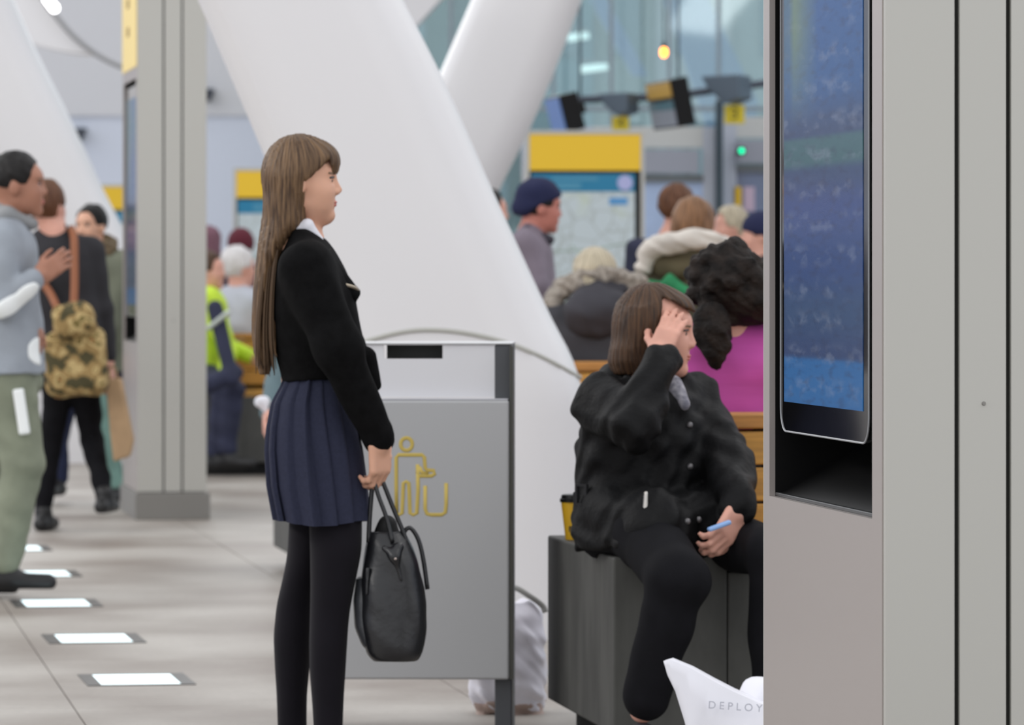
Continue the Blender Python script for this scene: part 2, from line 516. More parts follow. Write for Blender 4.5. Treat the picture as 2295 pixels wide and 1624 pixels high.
# ------------------------------------------------------------------ white sculpted columns
PROF = [(-1, .25), (-.93, -.35), (-.80, -.86), (-.72, -.93), (-.4, -.99), (0, -1.0), (.4, -.985), (.7, -.92), (.88, -.72), (.97, -.4), (1, 0), (.93, .5), (.7, .9), (0, 1), (-.7, .9), (-.93, .6)]
def column(name, D, levels, b, label, cat='column', group=None):
    rows = sorted(levels)
    ys = np.array([l[0] for l in rows], float); Lx = np.array([l[1] for l in rows], float); Rx = np.array([l[2] for l in rows], float)
    yy = np.linspace(ys[0], ys[-1], 60)
    def sm(a):
        v = np.interp(yy, ys, a); p = np.pad(v, 2, mode='reflect', reflect_type='odd'); return np.convolve(p, np.ones(5)/5, 'valid')
    l_, r_ = sm(Lx), sm(Rx)
    base = W((l_[-1]+r_[-1])/2, yy[-1], D); base[2] = 0
    e = empty(name, base, 0, label, cat, group)
    rings = []
    for y, l, r in zip(yy, l_, r_):
        a = W(l, y, D); c = W(r, y, D); cx = (a[0]+c[0])/2; hw = (c[0]-a[0])/2
        rings.append([(cx+u*hw, D+b+v*b, a[2]) for u, v in PROF])
    loft('shaft', rings, M_WHITE, e, base)
    def surf(px, py):
        l = np.interp(py, yy, l_); r = np.interp(py, yy, r_); u = (px-(l+r)/2)/((r-l)/2)
        pu = [p[0] for p in PROF[:11]]; pv = [p[1] for p in PROF[:11]]
        v = np.interp(u, pu, pv); q = W(px, py, D); q[1] = D+b+v*b
        return q
    return e, base, surf
fy = lambda D: HOR+CAMH*FPX/D
colm, cbase, csurf = column('sculpted_column', 17.0,
    [(-500, 210, 665), (-200, 340, 800), (0, 432, 905), (155, 497, 985), (300, 560, 1050), (420, 608, 1102), (590, 668, 1180), (720, 702, 1240), (790, 715, 1276), (835, 722, 1310), (870, 726, 1312), (1000, 735, 1312), (1200, 735, 1310), (fy(17), 730, 1320)],
    .38, 'big white leaning column rising behind the grey litter bin')
arc = spline([(790, 775), (835, 760), (900, 744), (965, 739), (1050, 747), (1145, 771), (1230, 808), (1303, 850)], 6)
pts = [csurf(p[0], p[1]) for p in arc]
tube('seam', pts, .0085, M_SEAM, colm, 8, base=cbase)
column('sculpted_column', 28.0, [(-400, 1220, 1490), (-200, 1135, 1392), (0, 1052, 1303), (155, 985, 1245), (280, 930, 1192), (420, 868, 1120), (600, 790, 1040), (835, 720, 950), (fy(28), 700, 940)],
       .3, 'white column leaning towards the glass front, left of the map totem')
column('sculpted_column', 33.0, [(-300, -365, -118), (-100, -270, -25), (0, -225, 22), (100, -180, 64), (200, -130, 115), (305, -75, 167), (420, -30, 218), (500, 5, 262), (700, 55, 350), (fy(33), 60, 365)],
       .4, 'white leaning column behind the man in the grey hoodie')

# ceiling vault, rib, cable
def px_poly(pts, D):
    return [(W(p[0], p[1], D)[0], W(p[0], p[1], D)[2]) for p in pts]
v_ = spline([(-80, 40, 0), (10, 72, 0), (70, 96, 0), (120, 110, 0), (165, 118, 0), (206, 121, 0)], 4)
poly = [(p[0], p[1]) for p in v_]+[(160, 78), (130, 40), (100, 0), (60, -70), (-80, -70)]
vault = prism('ceiling_vault', px_poly(poly, 52), 52, 52.5, M_WHITE)
tag(vault, 'bright white curved vault edge meeting the leaning column', 'ceiling', kind='structure')
cab = tube('trim_1', [W(p[0], p[1], 51.9) for p in spline([(60, -70, 0), (100, 0, 0), (130, 40, 0), (165, 80, 0), (215, 120, 0), (262, 145, 0), (320, 165, 0)], 5)], .028, mat('cable_grey', (150, 150, 152), .6))
tag(cab, 'thin grey edge trim of the white ceiling vault', 'trim', kind='structure')
rib = prism('ceiling_rib', px_poly([(1040, -60), (985, 0), (935, 55), (880, 115), (800, 115), (860, -60)], 40), 40, 40.4, M_WHITE)
tag(rib, 'white roof rib behind the big leaning column', 'ceiling', kind='structure')
# spotlight under the vault
p = W(112, 6, 50)
e = empty('spotlight', p, 0, 'small bright white spotlight under the white ceiling vault', 'spotlight')
sdf('lamp_glass', [cap(W(104, -2, 50), W(122, 18, 50), .035, .045)], .012, mat('spot_lit', (255, 255, 255), .3, emit=6), e, p)
tube('housing', [W(92, -34, 50), W(104, -4, 50)], .05, M_ALU, e, 10, base=p)
tube('stem', [W(92, -34, 50), W(88, -90, 50)], .012, M_ALU, e, 8, base=p)
# wedge loudspeakers on the far wall
for (px, py, lab) in [(178, 300, 'small dark wedge loudspeaker beside the column behind the hooded man'), (466, 212, 'small dark wedge loudspeaker to the right of the screen totem')]:
    c = W(px, py, 75.7)
    e = empty('loudspeaker', c, 0, lab, 'loudspeaker', 'wall loudspeakers')
    prism('cabinet', [(-.10, .09), (.10, .09), (.02, -.10), (-.02, -.10)], -.1, .3, mat('speaker_dark', (62, 66, 78), .6), e, bevel=.01)
    box('bracket', (-.03, .25, -.02), (.03, .32, .05), M_ALU_D, e, .003)

# ------------------------------------------------------------------ screen totems
def screen_material(name, seed, strength, dark=False):
    m = bpy.data.materials.new(name); m.use_nodes = True
    nt = m.node_tree; b = nt.nodes['Principled BSDF']; N = nt.nodes.new; Lk = nt.links.new
    tc = N('ShaderNodeTexCoord')
    sep = N('ShaderNodeSeparateXYZ'); Lk(tc.outputs['Generated'], sep.inputs[0])
    # rows down the screen
    rz = N('ShaderNodeValToRGB'); rz.color_ramp.interpolation = 'EASE'
    el = rz.color_ramp.elements
    stops = [(0, (24, 92, 150)), (.075, (24, 92, 150)), (.085, (36, 58, 100)), (.16, (38, 66, 104)), (.24, (30, 60, 112)), (.34, (38, 66, 120)), (.40, (40, 66, 104)), (.42, (52, 92, 100)), (.455, (52, 92, 100)), (.465, (36, 60, 98)), (.56, (30, 80, 134)), (.68, (34, 82, 138)), (.76, (40, 92, 132)), (.86, (34, 104, 138)), (1, (30, 100, 150))]
    el[0].position, el[0].color = stops[0][0], (*lin(stops[0][1]), 1); el[1].position, el[1].color = 1, (*lin(stops[-1][1]), 1)
    for s, c in stops[1:-1]:
        q = el.new(s); q.color = (*lin(c), 1)
    Lk(sep.outputs['Z'], rz.inputs[0])
    # blocks of blurred words
    mp = N('ShaderNodeMapping'); mp.inputs['Scale'].default_value = (1, 5, 30); mp.inputs['Location'].default_value = (seed, seed*2.3, 0)
    Lk(tc.outputs['Generated'], mp.inputs['Vector'])
    n1 = N('ShaderNodeTexNoise'); n1.inputs['Scale'].default_value = 1.6; n1.inputs['Detail'].default_value = 4; Lk(mp.outputs[0], n1.inputs['Vector'])
    wv = N('ShaderNodeTexWave'); wv.wave_type = 'BANDS'; wv.bands_direction = 'Z'; wv.inputs['Scale'].default_value = 5.5; wv.inputs['Distortion'].default_value = 0
    Lk(tc.outputs['Generated'], wv.inputs['Vector'])
    r1 = N('ShaderNodeValToRGB'); r1.color_ramp.elements[0].position = .50; r1.color_ramp.elements[1].position = .68
    Lk(n1.outputs['Fac'], r1.inputs[0])
    mul = N('ShaderNodeMath'); mul.operation = 'MULTIPLY'; Lk(r1.outputs[0], mul.inputs[0]); Lk(wv.outputs['Fac'], mul.inputs[1])
    mu2 = N('ShaderNodeMath'); mu2.operation = 'MULTIPLY'; mu2.inputs[1].default_value = .30; Lk(mul.outputs[0], mu2.inputs[0])
    mx = N('ShaderNodeMix'); mx.data_type = 'RGBA'; Lk(mu2.outputs[0], mx.inputs['Factor']); Lk(rz.outputs[0], mx.inputs['A']); mx.inputs['B'].default_value = (*lin((140, 150, 170)), 1)
    # dark words
    mp2 = N('ShaderNodeMapping'); mp2.inputs['Scale'].default_value = (1, 7, 60); mp2.inputs['Location'].default_value = (0, seed, 3)
    Lk(tc.outputs['Generated'], mp2.inputs['Vector'])
    n2 = N('ShaderNodeTexNoise'); n2.inputs['Scale'].default_value = 1.3; Lk(mp2.outputs[0], n2.inputs['Vector'])
    r2 = N('ShaderNodeValToRGB'); r2.color_ramp.elements[0].position = .5; r2.color_ramp.elements[1].position = .7
    r2.color_ramp.elements[1].color = (.35, .35, .35, 1); r2.color_ramp.elements[0].color = (0, 0, 0, 1)
    Lk(n2.outputs['Fac'], r2.inputs[0])
    mx2 = N('ShaderNodeMix'); mx2.data_type = 'RGBA'; Lk(r2.outputs[0], mx2.inputs['Factor']); Lk(mx.outputs['Result'], mx2.inputs['A']); mx2.inputs['B'].default_value = (*lin((20, 34, 70)), 1)
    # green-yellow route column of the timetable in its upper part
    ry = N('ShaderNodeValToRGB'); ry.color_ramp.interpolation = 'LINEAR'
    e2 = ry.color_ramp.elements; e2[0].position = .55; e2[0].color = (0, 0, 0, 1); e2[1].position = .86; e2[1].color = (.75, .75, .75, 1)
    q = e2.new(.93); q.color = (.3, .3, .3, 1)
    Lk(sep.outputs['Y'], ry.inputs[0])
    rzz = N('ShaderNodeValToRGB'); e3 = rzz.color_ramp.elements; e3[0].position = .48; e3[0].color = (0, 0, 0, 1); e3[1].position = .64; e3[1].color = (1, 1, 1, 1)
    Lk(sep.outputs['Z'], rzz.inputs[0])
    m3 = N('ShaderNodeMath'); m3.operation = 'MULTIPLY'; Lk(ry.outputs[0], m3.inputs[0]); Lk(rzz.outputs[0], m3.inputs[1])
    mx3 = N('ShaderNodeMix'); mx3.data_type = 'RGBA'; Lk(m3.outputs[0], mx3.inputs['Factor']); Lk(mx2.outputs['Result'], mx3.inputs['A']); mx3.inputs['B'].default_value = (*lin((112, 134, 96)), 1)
    b.inputs['Base Color'].default_value = (.004, .004, .006, 1)
    b.inputs['Roughness'].default_value = .2; b.inputs['Specular IOR Level'].default_value = .08
    Lk(mx3.outputs['Result'], b.inputs['Emission Color']); b.inputs['Emission Strength'].default_value = strength
    return m

def totem(corner, label, zb, zt, height, screen_mat, header_z=None, plinth=.14):
    """screen face on local x=0 (facing -x), grooved side on local y=0"""
    e = empty('information_totem', (corner[0], corner[1], 0), GR, label, 'totem', 'screen totems')
    T, Wd = .36, 1.125
    o0, o1 = .10, 1.05
    box('plinth', (-.012, -.012, 0), (T+.018, Wd+.012, plinth), M_ALU_D, e, .004)
    box('core', (.22, .018, plinth), (T-.018, Wd-.018, height-.01), M_GROOVE, e, 0)
    for a, b in ((.0, .1325), (.1395, .2295), (.2365, T)):
        o = box('side_panel', (a+.002, 0, plinth+.004), (b, .017, height), M_ALU, e, .0025)
        o2 = box('side_panel', (a+.002, Wd-.017, plinth+.004), (b, Wd, height), M_ALU, e, .0025)
    box('groove_backing', (.01, .012, plinth), (T-.01, .019, height-.01), M_GROOVE, e, 0)
    box('rear_panel', (T-.016, .018, plinth+.004), (T, Wd-.018, height), M_ALU, e, .002)
    box('top_cap', (0, 0, height), (T, Wd, height+.02), M_ALU, e, .003)
    bm = bmesh.new()
    x0, x1 = 0.0, .012
    for lo, hi in [((x0, .0175, plinth+.004), (x1, Wd-.0175, zb)), ((x0, .0175, zt), (x1, Wd-.0175, height)), ((x0, .0175, zb), (x1, o0, zt)), ((x0, o1, zb), (x1, Wd-.0175, zt))]:
        bm_box(bm, lo, hi)
    bm_obj('face_panel', bm, M_ALU_W, e)
    # niche behind the opening
    bm = bmesh.new(); d = .21
    V = [(.0121, o0, zb), (.0121, o1, zb), (d, o1, zb+.11), (d, o0, zb+.11), (.0121, o0, zt), (.0121, o1, zt), (d, o1, zt), (d, o0, zt)]
    vs = [bm.verts.new(v) for v in V]
    for f in ((0, 1, 2, 3), (0, 3, 7, 4), (1, 5, 6, 2), (3, 2, 6, 7), (4, 7, 6, 5)):
        bm.faces.new([vs[i] for i in f])
    n = bm_obj('niche', bm, M_BLACK, e)
    box('sill', (.0121, o0, zb), (.022, o1, zb+.008), mat('sill_dark', (70, 72, 74), .3, .6), e, .002)
    # screen glass with rounded lower corners
    g0, g1, gz0, gz1 = .185, 1.0, zb+.135, zt-.03
    rr = .05; pts = []
    for cy, cz, a0 in ((g1-rr, gz1-rr, 0), (g0+rr, gz1-rr, 90), (g0+rr, gz0+rr, 180), (g1-rr, gz0+rr, 270)):
        for k in range(7):
            a = math.radians(a0+15*k); pts.append((cy+rr*math.cos(a), cz+rr*math.sin(a)))
    bm = bmesh.new()
    A = [bm.verts.new((.0135, p[0], p[1])) for p in pts]; B = [bm.verts.new((.024, p[0], p[1])) for p in pts]
    bm.faces.new(A); bm.faces.new(B[::-1])
    for i in range(len(pts)):
        bm.faces.new((A[i], B[i], B[(i+1) % len(pts)], A[(i+1) % len(pts)]))
    gl = bm_obj('screen_glass', bm, mat('screen_glass', (6, 6, 8), .06), e)
    tube('glass_edge', [(.0135, p[0], p[1]) for p in pts], .0022, mat('glass_edge', (150, 152, 156), .2), gl, 6, closed=True)
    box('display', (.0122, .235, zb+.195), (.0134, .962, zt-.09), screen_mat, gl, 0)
    bm = bmesh.new()
    bmesh.ops.create_cone(bm, cap_ends=True, segments=12, radius1=.0045, radius2=.003, depth=.004, matrix=Matrix.Translation((.187, -.001, 1.035))@Matrix.Rotation(math.pi/2, 4, 'X'))
    bm_obj('bolt', bm, M_ALU_D, e)
    if header_z:
        box('header', (-.004, .04, header_z), (.001, Wd-.04, height-.05), M_YEL_P, e, .001)
        for z in (header_z+.18, header_z+.33, header_z+.40):
            o = box('mark', (-.0055, .55, z), (-.0035, .72, z+.05), mat('mark_ochre', (150, 120, 60), .6), e, .001)
    return e
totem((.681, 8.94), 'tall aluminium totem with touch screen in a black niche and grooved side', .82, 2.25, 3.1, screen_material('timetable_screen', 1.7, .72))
p = W(308, 700, 25.4)
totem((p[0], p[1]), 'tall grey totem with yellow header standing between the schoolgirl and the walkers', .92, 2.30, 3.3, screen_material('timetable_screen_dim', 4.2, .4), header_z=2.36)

# ------------------------------------------------------------------ map totems
def map_material():
    m = bpy.data.materials.new('street_map'); m.use_nodes = True
    nt = m.node_tree; b = nt.nodes['Principled BSDF']; N = nt.nodes.new; Lk = nt.links.new
    tc = N('ShaderNodeTexCoord')
    v = N('ShaderNodeTexVoronoi'); v.feature = 'DISTANCE_TO_EDGE'; v.inputs['Scale'].default_value = 7; Lk(tc.outputs['Object'], v.inputs['Vector'])
    r = N('ShaderNodeValToRGB'); r.color_ramp.elements[0].position = .01; r.color_ramp.elements[0].color = (*lin((176, 186, 186)), 1)
    r.color_ramp.elements[1].position = .05; r.color_ramp.elements[1].color = (*lin((196, 208, 212)), 1)
    Lk(v.outputs['Distance'], r.inputs[0])
    n = N('ShaderNodeTexNoise'); n.inputs['Scale'].default_value = 3; Lk(tc.outputs['Object'], n.inputs['Vector'])
    r2 = N('ShaderNodeValToRGB'); r2.color_ramp.elements[0].position = .58; r2.color_ramp.elements[0].color = (0, 0, 0, 1); r2.color_ramp.elements[1].position = .7; r2.color_ramp.elements[1].color = (.6, .6, .6, 1)
    Lk(n.outputs['Fac'], r2.inputs[0])
    mx = N('ShaderNodeMix'); mx.data_type = 'RGBA'; Lk(r2.outputs[0], mx.inputs['Factor']); Lk(r.outputs[0], mx.inputs['A']); mx.inputs['B'].default_value = (*lin((196, 208, 176)), 1)
    Lk(mx.outputs['Result'], b.inputs['Base Color']); b.inputs['Roughness'].default_value = .2
    return m
M_MAP = map_material()
M_TEAL = mat('map_banner_teal', (20, 124, 164), .3)
M_TEAL2 = mat('map_banner_text', (74, 146, 176), .3)
def map_totem(px, D, label, wd=.905, top=2.37):
    p = W(px, 500, D)
    e = empty('map_totem', (p[0], D, 0), GR*.4, label, 'totem', 'yellow headed map totems')
    dp = .5
    box('post', (0, 0, 0), (.03, .06, top), M_ALU, e, .004)
    box('post', (wd-.03, 0, 0), (wd, .06, top), M_ALU, e, .004)
    box('top_rail', (.03, 0, top-.03), (wd-.03, .06, top), M_ALU, e, .002)
    box('side_panel', (0, .06, 0), (.02, dp, top-.02), mat('totem_side', (170, 176, 184), .25, .3), e, .003)
    box('rear_body', (.02, .06, 0), (wd, dp, top-.02), M_ALU, e, .003)
    box('header', (.03, .004, top-.03-.275), (wd-.03, .05, top-.03), M_YEL, e, .002)
    box('map_frame', (.03, .012, .35), (wd-.03, .05, top-.305), M_BLACK, e, .002)
    mp = box('map_sheet', (.045, .006, .40), (wd-.075, .012, top-.33), M_MAP, e, 0)
    box('map_banner', (.045, .002, top-.33-.135), (wd-.075, .0065, top-.33), M_TEAL, mp, 0)
    box('banner_text', (.20, .0, top-.36-.02), (.55, .0018, top-.36+.004), M_TEAL2, mp, 0)
    box('banner_text', (.20, .0, top-.41-.03), (.42, .0018, top-.41+.01), M_TEAL2, mp, 0)
    bm = bmesh.new(); bmesh.ops.create_cone(bm, cap_ends=True, segments=28, radius1=.058, radius2=.058, depth=.004, matrix=Matrix.Translation((wd-.15, .0, top-.33-.068))@Matrix.Rotation(math.pi/2, 4, 'X'))
    bm_obj('roundel', bm, mat('roundel_lilac', (176, 180, 224), .3), mp)
    box('map_key', (wd-.27, .003, top-.33-.235), (wd-.13, .0062, top-.33-.18), mat('map_key_blue', (84, 150, 204), .3), mp, 0)
    for (a, b) in [((.10, .9), (.5, 1.35)), ((.3, 1.2), (.75, 1.32)), ((.35, 1.5), (.62, 1.15)), ((.15, 1.45), (.8, 1.52)), ((.2, 1.15), (.4, 1.18))]:
        tube('map_line', [(a[0], .0058, a[1]), ((a[0]+b[0])/2+.03, .0058, (a[1]+b[1])/2-.02), (b[0], .0058, b[1])], .008, mat('map_road', (164, 182, 172), .4), mp, 6, flat=((0, 1, 0), .1))
    return e
map_totem(1178, 37.0, 'yellow headed street map totem behind the man in the navy beanie')
map_totem(523, 50.0, 'yellow headed map totem behind the white haired man, beside the long hair')
map_totem(222, 59.0, 'small far yellow headed map totem behind the woman in the green parka')

# ------------------------------------------------------------------ benches
def bench(corner, L, label, wood_from=.32):
    e = empty('bench', (corner[0], corner[1], 0), GR, label, 'bench', 'back to back oak and concrete benches')
    Dp = 1.1
    box('plinth', (.07, .07, 0), (L-.07, Dp-.07, .085), M_BLACKM, e, 0)
    box('end_block', (0, 0, .08), (.30, Dp, .54), M_CONC, e, .006)
    box('concrete_base', (.3015, 0, .08), (L, Dp, .50), M_CONC, e, .006)
    for y in (.005, .145, .285, .70, .84, .98):
        box('seat_slat', (wood_from, y, .50), (L-.02, y+.115, .537), M_WOOD, e, .004)
    x0 = wood_from+.02
    for y0, y1 in ((.455, .49), (.61, .645)):
        for z in (.565, .662, .76):
            box('back_plank', (x0, y0, z), (L-.02, y1, z+.09), M_WOOD, e, .004)
    box('top_board', (x0, .445, .857), (L-.02, .655, .897), M_WOOD_D, e, .005)
    for x in np.arange(x0+.15, L-.1, .8):
        box('back_post', (x, .49, .50), (x+.05, .61, .857), M_BLACKM, e, 0)
    return e
bench((.2628, 12.65), 3.0, 'oak and dark concrete bench carrying the woman in the black coat')
bench((-.887, 20.4), 3.6, 'oak and concrete bench behind the white column, under the fur hooded woman')
p = W(395, 1065, 31.0)
bench((p[0], 31.0), 2.7, 'oak and concrete bench behind the grey totem, with white haired man')

# ------------------------------------------------------------------ litter bin
BD = 13.44
p = W(925, 1640, BD)
e = empty('litter_bin', (p[0], BD, 0), math.radians(-1.5), 'grey painted steel litter bin with yellow pictogram and open slot', 'bin')
s_ = FPX/BD
X = lambda px: (px-925)/s_
Z = lambda py: CAMH+(HOR-py)/s_
box('body_panel', (X(703), 0, Z(1522)), (X(1141), .03, Z(897)), M_STEEL, e, .006)
box('top_fold', (X(705), .004, Z(897)), (X(1139), .05, Z(893)), mat('bin_fold', (196, 196, 202), .35, .4), e, .002)
box('body_box', (X(712), .03, Z(1515)), (X(1133), .36, Z(900)), M_POST, e, .006)
for a in (X(1108), X(703)):
    box('post', (a, .036, 0), (a+.0475, .37, Z(772)), M_POST, e, .004)
box('edge_strip', (X(1142), .003, Z(1522)), (X(1150), .05, Z(775)), mat('bin_edge', (70, 70, 64), .5), e, .001)
bm = bmesh.new()
for a, b, c, d in ((742, 858, 890, 772), (992, 1108, 890, 772), (858, 992, 890, 804), (858, 992, 773.5, 772)):
    bm_box(bm, (X(a), .036, Z(c)), (X(b), .05, Z(d)))
bm_obj('hood_panel', bm, mat('bin_hood_white', (226, 226, 230), .45), e)
box('slot_cavity', (X(862), .12, Z(870)), (X(988), .13, Z(772)), mat('cavity', (60, 62, 60), .5), e, 0)
box('slot_floor', (X(858), .05, Z(880)), (X(992), .3, Z(812)), mat('cavity2', (40, 41, 42), .5), e, 0)
box('lid', (X(703), .03, Z(772)), (X(1148), .38, Z(768)), mat('bin_lid', (205, 206, 208), .4), e, .002)
def pict(pts, closed=False):
    tube('pictogram', [(X(a), -.0005, Z(b)) for a, b in pts], .0052, M_PICT, e, 8, closed, flat=((0, 1, 0), .15))
pict([(911+13*math.cos(a), 995+14*math.sin(a)) for a in np.linspace(0, 2*math.pi, 20, False)], True)
pict([(889, 1152), (888, 1090), (888, 1025), (893, 1019), (946, 1019), (951, 1024), (953, 1048), (957, 1053), (972, 1054), (974, 1062), (968, 1066), (940, 1066), (936, 1060), (936, 1044)])
pict([(936, 1040), (937, 1100), (934, 1150), (926, 1153), (919, 1150), (917, 1100), (916, 1082), (910, 1079), (904, 1082), (903, 1110), (901, 1150), (893, 1153), (889, 1150)])
pict([(953, 1088), (953, 1140), (957, 1151), (966, 1153), (990, 1153), (998, 1148), (1000, 1130), (1000, 1082)])
pict([(940, 1046), (946, 1058), (960, 1062)])

# ------------------------------------------------------------------ glass front with doors, hanging screens
GD = 50.0
win = empty('window_1', (W(900, 0, GD)[0], GD, 0), 0, 'tall glass front of the hall', 'window', kind='structure')
def glass_mat():
    m = bpy.data.materials.new('tinted_glass'); m.use_nodes = True
    nt = m.node_tree; nt.nodes.remove(nt.nodes['Principled BSDF'])
    t = nt.nodes.new('ShaderNodeBsdfTransparent'); t.inputs[0].default_value = (.80, .90, .90, 1)
    g = nt.nodes.new('ShaderNodeBsdfGlossy'); g.inputs['Roughness'].default_value = .03; g.inputs[0].default_value = (.8, .9, .95, 1)
    x = nt.nodes.new('ShaderNodeMixShader'); x.inputs[0].default_value = .14
    nt.links.new(t.outputs[0], x.inputs[1]); nt.links.new(g.outputs[0], x.inputs[2])
    nt.links.new(x.outputs[0], nt.nodes['Material Output'].inputs[0])
    return m
M_GLASS = glass_mat()
M_MULL = mat('mullion_grey', (138, 150, 158), .5)
bx = win.location[0]
xs = [W(a, 0, GD)[0]-bx for a in (880, 1010, 1116, 1240, 1370, 1500, 1610, 1740, 1880, 2020, 2160, 2300, 2440)+tuple(range(2640, 6000, 220))]
for a, b in zip(xs[:-1], xs[1:]):
    box('pane', (a+.02, -.006, 3.0), (b-.02, .006, 9), M_GLASS, win, 0)
    box('pane', (a+.02, -.006, 0), (b-.02, .006, 2.95), M_GLASS, win, 0)
for a in xs:
    box('mullion', (a-.02, -.03, 0), (a+.02, .03, 9), M_MULL, win, .002)
box('transom', (xs[0], -.04, 2.95), (xs[-1], .04, 3.0), M_MULL, win, .002)

# street outside the glass: neighbouring building
ob = empty('building', (W(1300, 0, 74)[0], 74, 0), 0, 'grey green street building seen through the glass front', 'building')
tones = [((88, 116, 118), 780, 1010), ((84, 112, 116), 1010, 1180), ((112, 146, 158), 1180, 1330), ((140, 160, 164), 1330, 1470), ((160, 172, 180), 1470, 1640), ((150, 168, 174), 1640, 1900), ((140, 156, 166), 1900, 2700), ((120, 140, 148), 2700, 3300), ((150, 164, 170), 3300, 4000)]
for i, (c, a, b) in enumerate(tones):
    xa, xb = W(a, 0, 74)[0]-ob.location[0], W(b, 0, 74)[0]-ob.location[0]
    box('wall_panel', (xa, (i % 2)*.15, 0), (xb, .6, 12), mat('facade_%d' % i, c, .6, var=.08, vscale=.8), ob, 0)
    for z in (1.2, 4.6, 8.2):
        box('window', (xa+.25*(xb-xa), (i % 2)*.15-.03, z), (xa+.75*(xb-xa), (i % 2)*.15+.05, z+1.5), mat('facade_glass', (120, 146, 158), .15), ob, 0)
for (pts, D, lab) in [([(1470, -60), (1560, -60), (1700, 230), (1690, 300), (1590, 300)], 58, 'pale blue slanting steel strut outside the glass, right of the orange lamp'),
                      ([(1290, -60), (1330, -60), (1452, 170), (1420, 170)], 60, 'thin grey slanting strut outside the glass'),]:
    o = prism('strut', px_poly(pts, D), D, D+.3, mat('strut_blue', (128, 152, 186), .5)); tag(o, lab, 'strut')
for px, py, w, lab in [(1332, 152, 30, 'white tube lamp outside, lower of two'), (1296, 82, 24, 'white tube lamp outside, upper of two')]:
    c = W(px, py, 56); k = 56/FPX
    e = empty('tube_lamp', c, 0, lab+', left of the orange lamp', 'lamp', 'white tube lamps')
    tube('tube', [(-w*k, 0, -.02), (w*k, 0, .02)], .045, mat('tube_lit', (220, 235, 235), .4, emit=.9), e, 10)
    box('housing', (-w*k, -.06, .05), (w*k, .06, .09), M_MULL, e, .003)
    tube('hanger', [(0, 0, .09), (0, 0, 4)], .008, M_MULL, e, 6)
# doors
def door(n, x0, x1, ytop, D, lab, glass, leaf=True):
    a, b = W(x0, 0, D)[0], W(x1, 0, D)[0]; zt = W(0, ytop, D)[2]; k = D/FPX
    e = empty('door_%d' % n, (a, D, 0), 0, lab, 'door', kind='structure')
    w = b-a; mw = mat('door_frame_white', (186, 192, 204), .45)
    box('frame_post', (0, 0, 0), (.12, .12, zt), mw, e, .004); box('frame_post', (w-.12, 0, 0), (w, .12, zt), mw, e, .004)
    box('header', (.12, 0, zt-.2), (w-.12, .12, zt), mat('door_header', (198, 200, 198), .5), e, .004)
    box('operator_box', (.12, -.06, zt-.44), (w-.16, .05, zt-.22), mat('door_operator', (156, 160, 172), .5), e, .004)
    box('door_rail', (.12, -.02, zt-.52), (w-.12, .06, zt-.45), mat('door_rail', (112, 118, 122), .5), e, .004)
    box('door_pane', (.12, .03, .1), (w-.12, .05, zt-.52), glass, e, 0)
    box('kick_rail', (.12, -.01, 0), (w-.12, .07, .1), M_ALU_D, e, .004)
    return e
M_DG = mat('door_glass_blue', (164, 184, 216), .15, var=.18, vscale=1.2)
d1 = door(1, 1300, 1604, 284, 46, 'white framed glass door right of the map totem', M_DG)
d2 = door(2, 1622, 1990, 262, 46.3, 'glass door beside the grey information totem', mat('door_glass_grey', (130, 148, 186), .15, var=.25, vscale=1.0, rgb2=(92, 98, 116)))
o = box('dark_post', (W(1604, 0, 45.8)[0], 45.8, 0), (W(1621, 0, 45.8)[0], 46.0, W(0, 225, 45.8)[2]), mat('post_dark_teal', (50, 66, 76), .5), None, .004)
tag(o, 'dark slim post between the two glass doors', 'post')
# poster and notice on door
n = box('notice', (W(1645, 0, 46.2)[0], 46.3, W(0, 462, 45.5)[2]), (W(1662, 0, 46.2)[0], 46.335, W(0, 415, 45.5)[2]), M_YEL, None, .002); tag(n, 'small yellow notice on the glass door', 'notice')
n = box('notice', (W(1668, 0, 46.2)[0], 46.3, W(0, 470, 45.5)[2]), (W(1692, 0, 46.2)[0], 46.335, W(0, 415, 45.5)[2]), mat('notice_pink', (206, 184, 204), .5), None, .002); tag(n, 'pale pink notice on the glass door', 'notice')
# rail with hanging units
RD = 44.0
rail = empty('overhead_rail', W(1250, 222, RD), 0, 'dark overhead rail carrying screens and signs before the glass', 'rail')
rb = np.array(rail.location)
tube('rail_bar', [W(1225, 226, RD), W(1500, 216, RD), W(1760, 180, RD), W(2100, 140, RD)], .035, mat('rail_dark', (70, 78, 92), .5), rail, 8, base=rb)
for px in (1300, 1520, 1740):
    y = np.interp(px, [1225, 1500, 1760], [226, 216, 180])
    tube('rail_drop', [W(px, y, RD), W(px, y-900, RD)], .012, mat('rail_dark', (70, 78, 92), .5), rail, 6, base=rb)
def hung_screen(px, py, D, w, d, h, rz, roll, face, lab, top=None, zr=.1):
    c = W(px, py, D)
    e = empty('hanging_screen', c, rz, lab, 'screen'); e.rotation_euler = (0, roll, rz)
    box('casing', (-w/2, -d/2, -h/2), (w/2, d/2, h/2), M_BLACK, e, .01)
    box('face', (-w/2-.006, -d/2+.03, -h/2+.02), (-w/2+.002, d/2-.03, h/2-.02 if not top else h*.05), face, e, .002)
    if top:
        box('header', (-w/2-.006, -d/2+.03, h*.14), (-w/2+.002, d/2-.03, h/2-.02), top, e, .002)
        box('band', (-w/2-.007, -d/2+.03, -h*.12), (-w/2+.001, d/2-.03, h*.06), mat('band_teal', (70, 110, 124), .4), e, .002)
    box('bracket', (w/2-.02, -.05, -.12*h), (w/2+.10, .05, .2*h), M_BLACKM, e, .008)
    tube('rear_arm', [(0, d/2-.03, zr), (0, d/2+.14, zr)], .03, M_BLACKM, e, 8)
    return e
